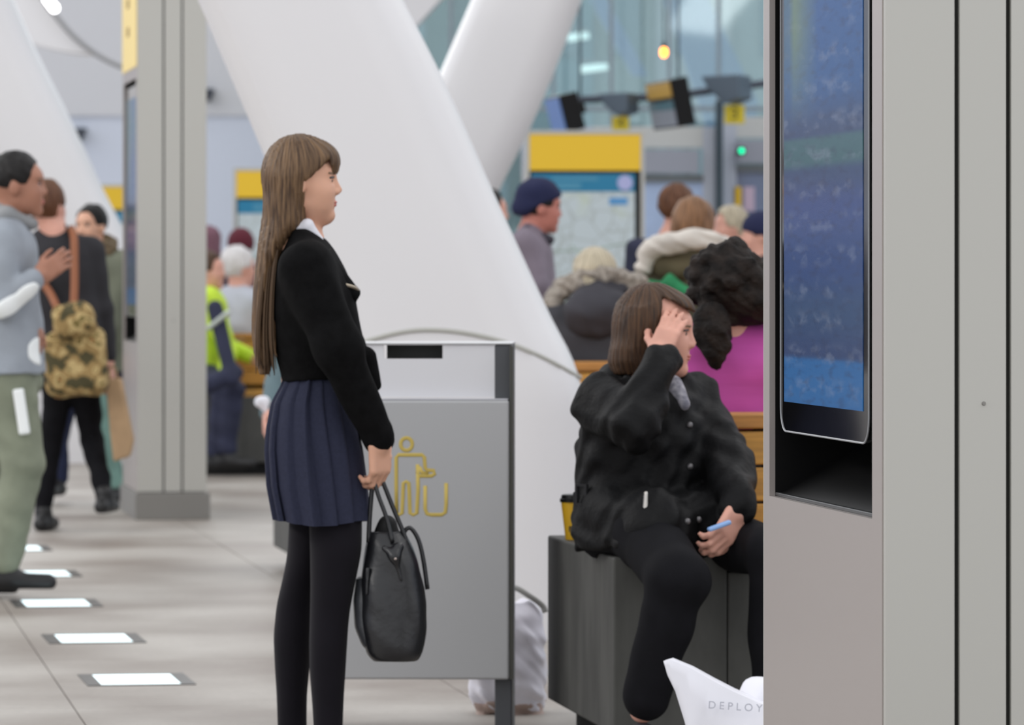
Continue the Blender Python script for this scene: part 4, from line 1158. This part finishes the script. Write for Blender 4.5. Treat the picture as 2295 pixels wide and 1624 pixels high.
# ================================================================== the seated woman in the black coat
SD = 12.95
def w(px, py, dy=0.): return W(px, py, SD+dy)
def wst(levels, dy=0., k=.02, n=2., op='add'):
    L = []
    for l in levels:
        A, B = w(l[1], l[0]), w(l[2], l[0]); L.append((A[2], (A[0]+B[0])/2, SD+dy+(l[4] if len(l) > 4 else 0), (B[0]-A[0])/2, l[3]))
    return stack(L, k, n, op)
def build_woman():
    base = w(1440, 1240, 0); base[2] = 0
    e = empty('person', base, 0, 'seated woman in black padded coat holding a hand to her forehead', 'person')
    H = Head(w(1472, 742), math.radians(-9), math.radians(4), 0, .95)
    h = .005
    shR, shL = w(1350, 905, -.10), w(1552, 890, .10)
    elR, wrR = w(1424, 955, -.28), w(1488, 802, -.17)
    elL, wrL = w(1636, 1040, -.12), w(1652, 1130, -.35)
    hiR, hiL = w(1385, 1175, -.02), w(1490, 1175, .10)
    knR, anR = w(1520, 1300, -.54), w(1440, 1590, -.50)
    knL, anL = w(1735, 1242, -.44), w(1735, 1600, -.44)
    miR = w(1452, 1200, -.27); cuts = bench_cuts(*BENCH1)
    P = head_prims(H, True)
    P += [cap(w(1445, 890), H.p(-.02, 0, -.055), .052, .05, .03), cap(w(1448, 900), w(1440, 1050), .07, .1, .05), cap(w(1440, 1050), w(1440, 1170), .1, .1, .05), cap(shR, shL, .045, .045, .05), cap(hiR, hiL, .08, .08, .04)]
    for a, b, c in ((shR, elR, wrR), (shL, elL, wrL)): P += [cap(a, b, .042, .036, .03), cap(b, c, .034, .025, .02)]
    P += [cap(hiR, miR, .07, .06, .03), cap(miR, knR, .06, .052, .03), cap(hiL, knL, .07, .052, .03)]
    for b, c in ((knR, anR), (knL, anL)): P += [cap(b, c, .05, .034, .02)]
    P += cuts
    # raised hand lies on the brow, fingers up and forward
    P += hand_prims(w(1476, 794, -.150), (.36, .45, .80), (.30, 1, -.10), 1, .18, .84, .08, .75, r=.0092, k=.006)
    # resting hand
    P += hand_prims(w(1654, 1144, -.365), (-.38, -.35, -.62), (-.7, .6, -.1), 1, .7, .92, .05, .5, r=.0092, k=.006)
    sdf('body', P, h, SK_PINK, e, base)
    face_bits(H, e, base)
    # coat
    P = [wst([(845, 1395, 1500, .09), (870, 1335, 1545, .13), (900, 1312, 1568, .155), (950, 1300, 1585, .17), (1000, 1293, 1592, .175), (1060, 1290, 1595, .175), (1100, 1290, 1592, .17), (1150, 1296, 1600, .18), (1195, 1310, 1610, .19), (1228, 1326, 1596, .185)], 0, .03, 2.4)]
    P += [cap(shR, elR, .078, .064, .04), cap(elR, lerp(elR, wrR, .98), .063, .046, .02), cap(shL, elL, .070, .060, .04), cap(elL, lerp(elL, wrL, .98), .064, .050, .03)]
    P += [cap(w(1360, 872, .02), w(1520, 872, .02), .05, .05, .03), cap(w(1385, 850, .07), w(1470, 850, .09), .05, .045, .03)]
    P += [cap(w(1380, 1200, -.05), w(1480, 1218, -.2), .11, .11, .05), cap(w(1490, 1190, .06), w(1570, 1195, -.1), .10, .095, .05)]
    P += [cap(w(1395, 1178, -.10), w(1476, 1192, -.30), .118, .104, .04), cap(w(1500, 1172, -.04), w(1575, 1176, -.20), .10, .090, .04)]
    P.append(cutp([(w(1450, 1232, -.27), (.10, .14, 1))], .006))
    def quilt(x, y, z):
        zz = (z-.55)*62+2.2*np.sin(x*9)+1.4*np.sin(y*12)
        return .0030*np.sin(zz)+.006*np.sin(40*x+34*z+2*np.sin(22*z))*np.sin(30*y+22*x)+.003*np.sin(90*x-60*z+2*np.sin(30*y))
    P.append(disp(quilt)); P += cuts
    # belt line
    coat = sdf('coat', P, h, K_PAD, e, base)
    from mathutils.bvhtree import BVHTree
    tr = BVHTree.FromPolygons([v.co+Vector(base) for v in coat.data.vertices], [f.vertices[:] for f in coat.data.polygons])
    def on_coat(px, py, out=.003):
        o_ = Vector((0, 0, CAMH)); d_ = (Vector(W(px, py, 12.)) - o_).normalized(); hit = tr.ray_cast(o_, d_)
        return A3(hit[0])-A3(d_)*out
    P = [wst([(1105, 1285, 1600, .184), (1140, 1287, 1606, .19)], 0, .004, 2.4)]
    sdf('belt', P+[disp(quilt)], h, K_PAD, e, base)
    bk = on_coat(1304, 1108, .022)
    bm = bmesh.new()
    for lo, hi in (((-.018, -.006, -.028), (-.012, .006, .028)), ((.012, -.006, -.028), (.018, .006, .028)), ((-.012, -.006, .022), (.012, .006, .028)), ((-.012, -.006, -.028), (.012, .006, -.022))): bm_box(bm, lo, hi)
    o = bm_obj('buckle', bm, mat('buckle_black', (52, 52, 54), .3), e, bk-base, math.radians(-35))
    zp = on_coat(1447, 1124, .006)
    sdf('zip_pull', [cap(zp+A3((.001, 0, .022)), zp+A3((-.001, -.002, -.018)), .0055, .007, .003)], .003, mat('zip_silver', (206, 202, 196), .3, .7), e, base)
    for p_ in (on_coat(1547, 1045), on_coat(1546, 952), on_coat(1541, 1168), on_coat(1566, 1164)):
        sdf('snap', [ell(p_, (.009, .005, .009))], .003, mat('snap_metal', (112, 110, 112), .35, .6), e, base)
    sdf('scarf', [cap(w(1508, 862, -.09), w(1532, 905, -.13), .026, .018, .02), cap(w(1490, 850, -.06), w(1512, 880, -.10), .02, .02, .02)], .006, mat('scarf_pale', (170, 168, 176), .8, rgb2=(110, 110, 122), vscale=50), e, base)
    # trousers
    P = [cap(hiR, hiL, .105, .105, .04)]
    P += [cap(hiR, miR, .098, .084, .03), cap(miR, knR, .084, .076, .04), cap(knR, lerp(knR, anR, .9), .076, .060, .03), cap(hiL, knL, .086, .064, .03), cap(knL, lerp(knL, anL, .93), .07, .056, .03), wrinkle(.0035, 30, 21)]+cuts
    sdf('trousers', P, .006, K_TROU, e, base)
    for a, d in ((anR, A3((.55, -.83, 0))), (anL, A3((.4, -.9, 0)))):
        hl = A3((a[0], a[1], .035))-d*.05; to = A3((a[0], a[1], .03))+d*.16
        sdf('shoe', [cap(hl, to, .037, .033, .02), cap(A3((a[0], a[1], .09)), A3((a[0], a[1], .045))+d*.03, .042, .042, .02), cutp([((0, 0, .003), (0, 0, 1))], .003)], .007, mat('charcoal_suede', (62, 60, 66), .8), e, base)
    # bob hair
    P = [H.e((-.016, 0, .028), (.110, .088, .108)), H.e((.055, 0, .062), (.045, .060, .040), .03)]
    P += [wst([(690, 1396, 1470, .085), (740, 1378, 1470, .090), (780, 1366, 1468, .094), (810, 1362, 1462, .09), (838, 1372, 1450, .075)], .01, .03)]
    P.append(cutp([(w(1556, 700), (.45, 0, .9)), (w(1480, 700), (-1, 0, .12))], .006))
    P.append(disp(lambda x, y, z: .0016*np.sin(np.arctan2(y-SD, x-w(1430, 0)[0])*30+np.sin(z*20))))
    sdf('hair', P, .0045, HR_BROWN, e, base, axis=w(1450, 700))
    return e
build_woman()
pp = w(1612, 1178, -.452)
o = sdf('phone', [rbox(pp, (.032, .010, .006), rotz(.3)@roty(-.32), .004)], .003, mat('phone_blue', (140, 176, 226), .3), None, pp); o.location = tuple(pp)
tag(o, 'small pale blue phone held in the seated woman\'s hand', 'phone')

# coffee cup on the bench end
c = W(1292, 1205, 13.5); c[2] = .5405
e = empty('coffee_cup', c, 0, 'yellow paper coffee cup with black lid on the bench end', 'cup')
def lathe(name, prof, m, parent, seg=24):
    return loft(name, [[(r*math.cos(2*math.pi*k/seg), r*math.sin(2*math.pi*k/seg), z) for k in range(seg)] for r, z in prof], m, parent)
lathe('cup_body', [(.030, 0), (.031, .003), (.043, .105), (.043, .108)], mat('cup_yellow', (222, 174, 30), .5), e)
lathe('cup_lid', [(.046, .104), (.046, .113), (.043, .115), (.041, .124), (.038, .125)], M_BLACK, e)
text_mesh('cup_print', 'Bb', .022, M_INK, e, (-.012, -.0355, .03), (math.radians(84), 0, math.radians(-16)))

# ================================================================== bags on the floor
BGD = 11.85
def bg_(px, py, dy=0.): return W(px, py, BGD+dy)
c = bg_(1660, 1790); c[2] = 0
e = empty('carrier_bag', c, 0, 'white paper carrier bag with grey lettering leaning beside the totem', 'bag')
M_BAG = mat('white_carrier', (232, 232, 240), .55, bump=.15, bscale=7)
pl = [(1486, 1479), (1500, 1475), (1545, 1494), (1592, 1520), (1640, 1545), (1700, 1572), (1800, 1600), (1806, fy(BGD)-1), (1560, fy(BGD)-1), (1545, 1660), (1532, 1610), (1512, 1545), (1495, 1510)]
ring = [(bg_(a, b)[0]-c[0], bg_(a, b)[2]) for a, b in pl]
cz = sum(r[1] for r in ring)/len(ring)
bm = bmesh.new(); F_ = [bm.verts.new((x, -.02-.07*max(0, min(1, (.36-z)/.3)), z)) for x, z in ring]; B_ = [bm.verts.new((x+.01, .02+.07*max(0, min(1, (.36-z)/.3)), z)) for x, z in ring]
bm.faces.new(F_); bm.faces.new(B_[::-1])
for i in range(len(ring)): bm.faces.new((F_[i], B_[i], B_[(i+1) % len(ring)], F_[(i+1) % len(ring)]))
bmesh.ops.triangulate(bm, faces=bm.faces); bmesh.ops.subdivide_edges(bm, edges=bm.edges, cuts=2, use_grid_fill=True)
rs = random.Random(3)
for v in bm.verts: v.co.y += .003*math.sin(v.co.x*60+v.co.z*25)
bm_obj('bag_body', bm, M_BAG, e, smooth=True)
q = bg_(1645, 1578)-c
text_mesh('bag_lettering', 'D E P L O Y', .026, mat('print_grey', (176, 178, 190), .6), e, (q[0], -.068, q[2]), (math.radians(78), math.radians(4), 0))
sdf('crumpled_top', [ell(bg_(1705, 1550, .09), (.045, .05, .035), rotx(.3)), ell(bg_(1690, 1575, .08), (.04, .05, .03), None, .02), wrinkle(.004, 60, 2)], .007, M_BAG, e, c)

PD = 14.2
def pb(px, py, dy=0.): return W(px, py, PD+dy)
c = pb(1130, 1600); c[2] = 0
e = empty('plastic_bag', c, 0, 'crumpled white plastic shopping bag on the floor behind the litter bin', 'bag')
def pst(lv): return stack([(pb(0, l[0])[2], (pb(l[1], 0)[0]+pb(l[2], 0)[0])/2, PD+.0, (pb(l[2], 0)[0]-pb(l[1], 0)[0])/2, l[3]) for l in lv], .02, 2.5)
P = [pst([(fy(PD)-3, 1072, 1204, .07), (1580, 1062, 1214, .09), (1530, 1046, 1222, .10), (1480, 1060, 1222, .10), (1430, 1085, 1220, .09), (1380, 1110, 1216, .07), (1345, 1130, 1190, .04)]), wrinkle(.006, 50, 12), wrinkle(.004, 90, 13)]
sdf('bag_body', P, .007, mat('plastic_white', (232, 230, 240), .35, var=.1, vscale=9, spec=.6), e, c)
P = [pst([(fy(PD)-2, 1068, 1208, .075), (1598, 1060, 1216, .094), (1568, 1055, 1219, .10)]), wrinkle(.005, 50, 12)]
sdf('contents', P, .008, mat('bag_contents', (176, 154, 144), .6, var=.15, vscale=12), e, c)
tube('bag_handle', spline([pb(1110, 1330, 0), pb(1150, 1316, -.03), pb(1185, 1334, -.04), pb(1215, 1356, -.03), pb(1222, 1372, -.03)], 5), .009, mat('handle_grey', (168, 168, 164), .6), e, 8, base=c)

# ================================================================== the others
# man in grey hoodie at the edge
def hood_extra(J, H):
    return ([cap(H.p(-.075, 0, -.105), H.p(-.04, .07, -.12), .04, .035, .03), cap(H.p(-.075, 0, -.105), H.p(-.04, -.07, -.12), .04, .035, .03), cap(H.p(-.03, -.075, -.12), H.p(.05, -.04, -.15), .032, .025, .03), cap(H.p(-.03, .075, -.12), H.p(.05, .04, -.15), .032, .025, .03)], mat('hood_grey', (140, 142, 144), .85, var=.08, vscale=9), .007)
def patch(P, shapes, grow=.004):
    fs = [s[3] for s in shapes]
    def f(X, Y, Z):
        d = fs[0](X, Y, Z)
        for q in fs[1:]: d = np.minimum(d, q(X, Y, Z))
        return -d
    return list(P)+[disp(lambda x, y, z: -grow+0*x), ('sub', None, None, f, .004)]
def refl1(J, H):
    a, b = J['elR'], J['wrR']
    return (patch(J['_top'], [ell(lerp(a, b, .25)+A3((0, -.05, -.03)), (.10, .06, .035), roty(-.5)), ell(lerp(a, b, .62)+A3((.02, -.05, -.015)), (.06, .06, .03), roty(-.6))]), K_REFL, .0075)
def refl2(J, H):
    return ([rbox(W(48, 922, 19.3-.205), (.022, .012, .09), roty(-.15), .005)], K_REFL, .006)
def refl3(J, H):
    return (patch(J['_top'], [ell(W(96, 785, 19.15), (.06, .16, .062), roty(.3))]), K_REFL, .0075)
person('young man in grey hoodie and sage cargo trousers, short dark hair', 30, 337, 19.3, 0, 'stand', h=.0075, skin=SK_TAN, hair='crop', hm=HR_DARK, top=K_GREYH, bottom=K_CARGO,
       ov={'hea': (41, 414, 0), 'nec': (15, 505, 0), 'che': (18, 610, 0), 'pel': (20, 830, 0), 'wai': (18, 740, 0), 'shR': (0, 535, -.17), 'elR': (8, 680, -.24), 'wrR': (78, 628, -.22), 'shL': (20, 535, .17), 'elL': (40, 690, .22), 'wrL': (60, 720, .12),
           'hiR': (14, 850, -.09), 'hiL': (24, 850, .09), 'knR': (52, 1040, -.10), 'anR': (8, 1270, -.10), 'knL': (-20, 1060, .10), 'anL': (-75, 1280, .10)},
       hsc=1.0, bulk=1.18, legb=1.08, hem=CAMH+(HOR-835)*19.3/FPX, detail=True, topdisp=.006, extra={'hood': hood_extra, 'reflective_sleeve': refl1, 'reflective_tab': refl2, 'reflective_pocket': refl3}, seed=3)
# walker seen from behind with camouflage backpack
person('walker with chestnut hair and charcoal coat seen from behind', 150, 413, 24.3, 80, 'stand', h=.010, hair='back', hm=HR_RED, top=K_CHAR, bottom=K_TROU,
       ov={'hea': (106, 462, 0), 'nec': (125, 525, 0), 'shL': (95, 545, .0), 'shR': (205, 560, .03), 'elR': (228, 690, .05), 'wrR': (243, 800, .06), 'elL': (72, 660, .08), 'wrL': (62, 690, .2), 'che': (150, 610), 'pel': (160, 830), 'hiL': (135, 850), 'hiR': (188, 850),
           'knR': (205, 985, .1), 'anR': (233, 1110, -.12), 'knL': (112, 1000, .05), 'anL': (97, 1150, 0)}, bulk=1.03, legb=.85, hem=CAMH+(HOR-850)*24.3/FPX, hyaw=60, seed=4)
def backpack():
    D = 24.1; c = W(170, 780, D); 
    e = empty('backpack', c, 0, 'camouflage backpack with brown leather straps on the walker\'s back', 'backpack')
    m = bpy.data.materials.new('camouflage'); m.use_nodes = True; nt = m.node_tree; b = nt.nodes['Principled BSDF']
    tc = nt.nodes.new('ShaderNodeTexCoord'); n = nt.nodes.new('ShaderNodeTexNoise'); n.inputs['Scale'].default_value = 13; n.inputs['Detail'].default_value = 2
    r = nt.nodes.new('ShaderNodeValToRGB'); r.color_ramp.interpolation = 'CONSTANT'; el = r.color_ramp.elements
    el[0].position = 0; el[0].color = (*lin((72, 66, 40)), 1); el[1].position = .42; el[1].color = (*lin((150, 124, 78)), 1)
    for p_, c_ in ((.52, (186, 162, 112)), (.6, (112, 98, 52)), (.66, (160, 120, 76))): q = el.new(p_); q.color = (*lin(c_), 1)
    nt.links.new(tc.outputs['Object'], n.inputs['Vector']); nt.links.new(n.outputs['Fac'], r.inputs[0]); nt.links.new(r.outputs[0], b.inputs['Base Color']); b.inputs['Roughness'].default_value = .85
    sdf('pack_body', [rbox(W(172, 812, D-.02), (.150, .09, .165), roty(-.06), .06, .03), wrinkle(.006, 40, 6)], .009, m, e, c)
    sdf('flap', [rbox(W(166, 718, D-.08), (.105, .085, .085), roty(-.22), .05, .03), wrinkle(.006, 40, 9)], .009, m, e, c)
    M_STR = mat('tan_leather_strap', (140, 84, 52), .6)
    tube('strap', spline([W(165, 690, D-.10), W(167, 640, D-.06), W(167, 590, D-.02), W(166, 535, D+.04), W(160, 512, D+.18)], 5), .02, M_STR, e, 8, base=c, flat=((0, 1, 0), .3))
    tube('strap', spline([W(128, 690, D-.08), W(114, 660, D+.01), W(99, 637, D+.045), W(84, 606, D+.08), W(76, 584, D+.12)], 5), .02, M_STR, e, 8, base=c, flat=((0, 1, 0), .3))
backpack()
def hang_bag(name, label, pl, D, th, m, cat='bag', handle=None):
    c = W(sum(p[0] for p in pl)/len(pl), pl[0][1], D)
    e = empty(name, c, 0, label, cat)
    bm = bmesh.new(); R_ = [W(a, b, D)-c for a, b in pl]
    F1 = [bm.verts.new((r[0], -th/2, r[2])) for r in R_]; F2 = [bm.verts.new((r[0], th/2, r[2])) for r in R_]
    bm.faces.new(F1); bm.faces.new(F2[::-1]); n = len(R_)
    for i in range(n): bm.faces.new((F1[i], F2[i], F2[(i+1) % n], F1[(i+1) % n]))
    bmesh.ops.bevel(bm, geom=list(bm.edges), offset=.012, segments=2, affect='EDGES', profile=.5)
    bm_obj('bag_body', bm, m, e, smooth=False)
    for s in (-1, 1):
        tube('handle', [W(p[0], p[1], D+s*th*.35) for p in handle], .006, m, e, 6, base=c)
hang_bag('paper_bag', 'brown paper carrier bag in the walker\'s hand', [(238, 850), (272, 846), (300, 985), (292, 1022), (256, 1034), (248, 960)], 24.25, .12, mat('kraft_paper', (176, 146, 112), .8, var=.1, vscale=10), handle=spline([(246, 852, 0), (246, 825, 0), (256, 822, 0), (264, 850, 0)], 4))
hang_bag('tote_bag', 'pale teal tote bag hanging behind the brown paper bag', [(206, 885), (236, 880), (262, 1000), (284, 1092), (236, 1095), (228, 1000)], 26.93, .12, mat('teal_canvas', (112, 146, 138), .8, var=.15, vscale=10), handle=spline([(212, 888, 0), (216, 845, 0), (224, 832, 0), (232, 845, 0), (233, 884, 0)], 4))
# woman facing the camera in the green parka
def parka_fur(J, H):
    return ([cap(H.p(-.02, .1, -.13), H.p(-.09, .05, -.10), .05, .05, .03), cap(H.p(-.02, -.1, -.13), H.p(-.09, -.05, -.10), .05, .05, .03), cap(H.p(-.09, .05, -.1), H.p(-.09, -.05, -.1), .05, .05, .03), wrinkle(.007, 90, 3)], K_FUR, .009)
person('woman with dark tied-back hair in olive parka with brown fur hood', 214, 452, 27.2, -100, 'stand', h=.010, skin=SK_FAIR, hair='crop', hm=HR_DARK, top=K_OLIVE, bottom=K_JEAN, hyaw=-118, detail=True,
       ov={'hea': (203, 507, 0), 'knL': (225, 960, 0), 'knR': (125, 970, .05), 'anR': (130, 1075, .05), 'hiR': (150, 850, 0), 'elR': (160, 680, 0), 'wrR': (150, 780, .05), 'elL': (246, 700, -.10), 'wrL': (226, 796, -.27)}, hem=CAMH+(HOR-830)*27.2/FPX, bulk=1.1, extra={'fur_hood': parka_fur}, seed=6)
# man in the navy beanie
def beanie(J, H):
    return ([H.e((-.012, 0, .035), (.116, .094, .112)), H.c((-.10, 0, -.02), (.07, 0, .055), .03, .02, .04), H.cut([((.0, 0, .012), (-.45, 0, 1)), ((-.2, 0, 0), (-1, 0, 0))], .01), H.e((-.075, 0, -.01), (.05, .07, .045), .03), wrinkle(.003, 60, 2)], K_BEAN, .008)
def collar(J, H):
    return ([cap(H.p(-.06, .05, -.13), H.p(.05, .045, -.155), .028, .026, .02), cap(H.p(-.06, -.05, -.13), H.p(.05, -.045, -.155), .028, .026, .02), cap(H.p(-.06, -.05, -.12), H.p(-.06, .05, -.12), .03, .03, .02)], mat('dark_collar', (58, 54, 64), .8), .009)
person('man in navy knitted beanie and grey mauve jacket by the map', 1190, 402, 24.0, 12, 'stand', h=.009, skin=SK_RED, hair='short', hm=HR_DARK, top=K_MAUVE, bottom=K_TROU, detail=True,
       ov={'hea': (1210, 464, 0), 'shR': (1178, 545, -.16), 'elR': (1205, 640, -.2), 'wrR': (1225, 720, -.15), 'nec': (1190, 525, 0), 'shL': (1190, 545, .16)}, pitch=.08, bulk=1.1, extra={'beanie': beanie, 'collar': collar}, seed=7)
person('person in dark coat half hidden between white column and beanie man', 1110, 424, 27.5, 20, 'stand', h=.011, hair='short', hm=HR_DARK, top=K_CHAR, ov={'hea': (1096, 474, 0)}, seed=8)
# fur hooded woman on the second bench, seen from behind
def furring(J, H):
    c = J['nec']; z = c[2]+.045
    pts = spline([W(1238, 700, 21.45), W(1255, 652, 21.5), W(1300, 628, 21.42), W(1345, 618, 21.4), W(1395, 626, 21.45), W(1432, 640, 21.5), W(1446, 668, 21.6)], 3)
    return ([cap(a, b, .042, .042, .02) for a, b in zip(pts[:-1], pts[1:])]+[wrinkle(.008, 90, 5)], K_FURG, .009)
def hoodbag(J, H):
    return ([ell(W(1340, 700, 21.35), (.155, .10, .12)), ell(W(1345, 650, 21.45), (.13, .10, .07), None, .03), wrinkle(.006, 40, 4)], mat('charcoal_hood', (52, 51, 58), .8, var=.12, vscale=8), .009)
person('ash blond woman in charcoal coat with grey fur-trimmed hood, seen from behind', 1335, 553, 21.45, 88, 'sit', h=.009, hair='full', hm=HR_BLOND, top=mat('charcoal_parka', (54, 54, 60), .8, var=.12, vscale=8), hyaw=75, bulk=1.25, extra={'hood': hoodbag, 'fur_trim': furring}, seed=9, bench=BENCH2)
# curly haired woman in magenta, seen from behind
def curls(J, H):
    rs = np.random.RandomState(5); P = []
    c = W(1628, 632, 13.50)
    P.append(ell(c, (.098, .095, .108)))
    for i in range(90):
        v = rs.randn(3); v /= np.linalg.norm(v); 
        P.append(ell(c+v*A3((.098, .09, .106)), A3((.020, .020, .018))*(.7+.6*rs.rand()), None, .008))
    P.append(ell(W(1690, 670, 13.5), (.095, .085, .07), None, .02))
    for i in range(16):
        t = i/15.; q = lerp(W(1590, 700, 13.40), W(1610, 822, 13.38), t)+A3((math.sin(i*2.1)*.012, 0, 0)); r = .046*(1-abs(t-.35))*(1.0 if t < .8 else .6)
        P.append(ell(q, (r, r*.8, r), None, .012))
    P.append(wrinkle(.004, 120, 6))
    return (P, HR_CURL, .006)
person('woman with dark curly plaited hair in magenta fleece, seen from behind', 1640, 548, 13.55, 92, 'sit', h=.0075, hair=None, top=K_MAG, ov={'hea': (1632, 650, 0), 'shL': (1575, 790, 0), 'shR': (1740, 790, 0), 'elL': (1560, 930, .12), 'wrL': (1590, 1010, .3)}, bulk=1.15, extra={'hair': curls}, seed=10, topdisp=.006, bench=BENCH1)
# brown haired woman with fleece lined hood
def fleece(J, H):
    pts = spline([W(1448, 592, 21.9), W(1458, 562, 21.88), W(1500, 545, 21.82), W(1550, 538, 21.8), W(1600, 545, 21.82), W(1630, 565, 21.9)], 3)
    return ([cap(a, b, .042, .042, .02) for a, b in zip(pts[:-1], pts[1:])]+[wrinkle(.007, 60, 5)], K_FLEECE, .009)
def hoodk(J, H):
    return ([ell(W(1530, 592, 21.95), (.18, .11, .085), roty(.10)), wrinkle(.006, 40, 4)], K_KHAKI, .009)
def scarf(J, H):
    return ([cap(W(1455, 640, 21.85), W(1520, 650, 21.8), .030, .026, .02), cap(W(1500, 630, 21.8), W(1535, 660, 21.78), .032, .03, .02), wrinkle(.005, 50, 4)], K_GREEN, .009)
person('auburn haired woman with cream fleece hood lining and green scarf', 1545, 447, 22.0, 75, 'stand', h=.010, hair='full', hm=HR_AUB, top=mat('khaki_coat', (84, 80, 62), .85, var=.1, vscale=8), hyaw=60, ov={'hea': (1556, 500, 0)}, bulk=1.12, extra={'hood_lining': fleece, 'hood': hoodk, 'scarf': scarf}, seed=11)
person('brown haired person in navy coat standing before the glass door', 1500, 420, 27.5, 70, 'stand', h=.011, hair='back', hm=HR_RED, top=K_NAVY, bottom=K_JEAN, hyaw=40, ov={'hea': (1520, 466, 0)}, bulk=1.05, seed=12)
person('fair haired person standing beyond the curly haired woman', 1640, 462, 30.0, 200, 'stand', h=.012, skin=SK_PINK, hair='back', hm=HR_BLOND, top=mat('beige_coat', (176, 166, 152), .8), ov={'hea': (1636, 508, 0)}, seed=13)
def beanie2(J, H):
    return ([H.e((-.01, 0, .035), (.118, .096, .11)), H.cut([((0, 0, .0), (-.3, 0, 1))], .01)], K_BEAN, .010)
person('person in navy woolly hat behind the information totem edge', 1700, 472, 26.0, 180, 'stand', h=.012, hair='short', hm=HR_DARK, top=mat('black_brown_coat', (34, 30, 32), .8), ov={'hea': (1704, 528, 0)}, extra={'beanie': beanie2}, bulk=1.1, seed=14)
# bench people on the left
person('white haired man in light grey jacket seated with his back turned', 533, 551, 31.9, 84, 'sit', h=.010, skin=SK_PINK, hair='back', hm=HR_WHITE, top=K_LGREY, bottom=K_TROU, hyaw=30, hsc=1.06, bulk=1.35, seed=15, bench=BENCH3)
def stripe(J, H):
    return ([cap(W(468, 735, 30.65), W(512, 700, 30.6), .018, .018, .01)], mat('reflective_silver', (196, 204, 196), .3, .4), .009)
def vestdark(J, H):
    return ([cap(W(482, 690, 30.72), W(520, 850, 30.55), .05, .045, .02), cap(W(470, 860, 30.5), W(528, 835, 30.6), .06, .05, .03)], K_NAVY, .010)
person('person in yellow hi-vis jacket and dark trousers seated behind the grey totem', 455, 560, 31.25, -20, 'sit', h=.010, skin=SK_PINK, hair='short', hm=HR_BROWN, top=K_HIVIS, bottom=K_NAVY,
       ov={'shR': (470, 665, -.2), 'elR': (512, 790, -.25), 'wrR': (500, 860, -.3), 'knR': (522, 874, -.47), 'anR': (508, 1015, -.46), 'knL': (500, 872, -.42), 'anL': (482, 1020, -.42)}, bulk=1.1, extra={'stripe': stripe, 'side_panel': vestdark}, seed=16, bench=BENCH3)
def mhat(J, H):
    return ([H.e((-.01, 0, .04), (.12, .10, .115)), H.cut([((0, 0, .01), (-.2, 0, 1))], .01)], K_MAROON, .010)
person('person in maroon knitted hat behind the white haired man', 540, 516, 36.5, 100, 'stand', h=.012, hair='short', hm=HR_DARK, top=K_NAVY, extra={'knitted_hat': mhat}, hsc=1.1, seed=17)
person('person in mauve headscarf and coat half hidden by the grey totem', 468, 505, 38.0, 90, 'stand', h=.012, hair='full', hm=mat('headscarf_mauve', (120, 84, 96), .9), top=K_MAUVE, seed=18)
person('person in slate jacket seated facing left, mostly hidden by the schoolgirl', 700, 600, 20.75, -90, 'sit', h=.010, skin=SK_PINK, hair='bob', hm=HR_BROWN, top=K_TEALG, bottom=mat('stone_trousers', (190, 184, 176), .8),
       ov={'shR': (650, 740, 0), 'elR': (622, 860, -.05), 'wrR': (604, 925, -.22), 'knL': (745, 890, -.44), 'anL': (745, 1200, -.44), 'knR': (690, 890, -.44), 'anR': (700, 1200, -.44)}, seed=19, bench=BENCH2)
c = W(585, 899, 20.49)
o = sdf('paper_tissue', [ell((0, 0, 0), (.03, .03, .028)), ell((.02, 0, -.03), (.014, .02, .03), None, .02), wrinkle(.006, 80, 3)], .006, K_WHITE, None); o.location = tuple(c)
tag(o, 'crumpled white tissue in the hand beside the long hair', 'tissue')
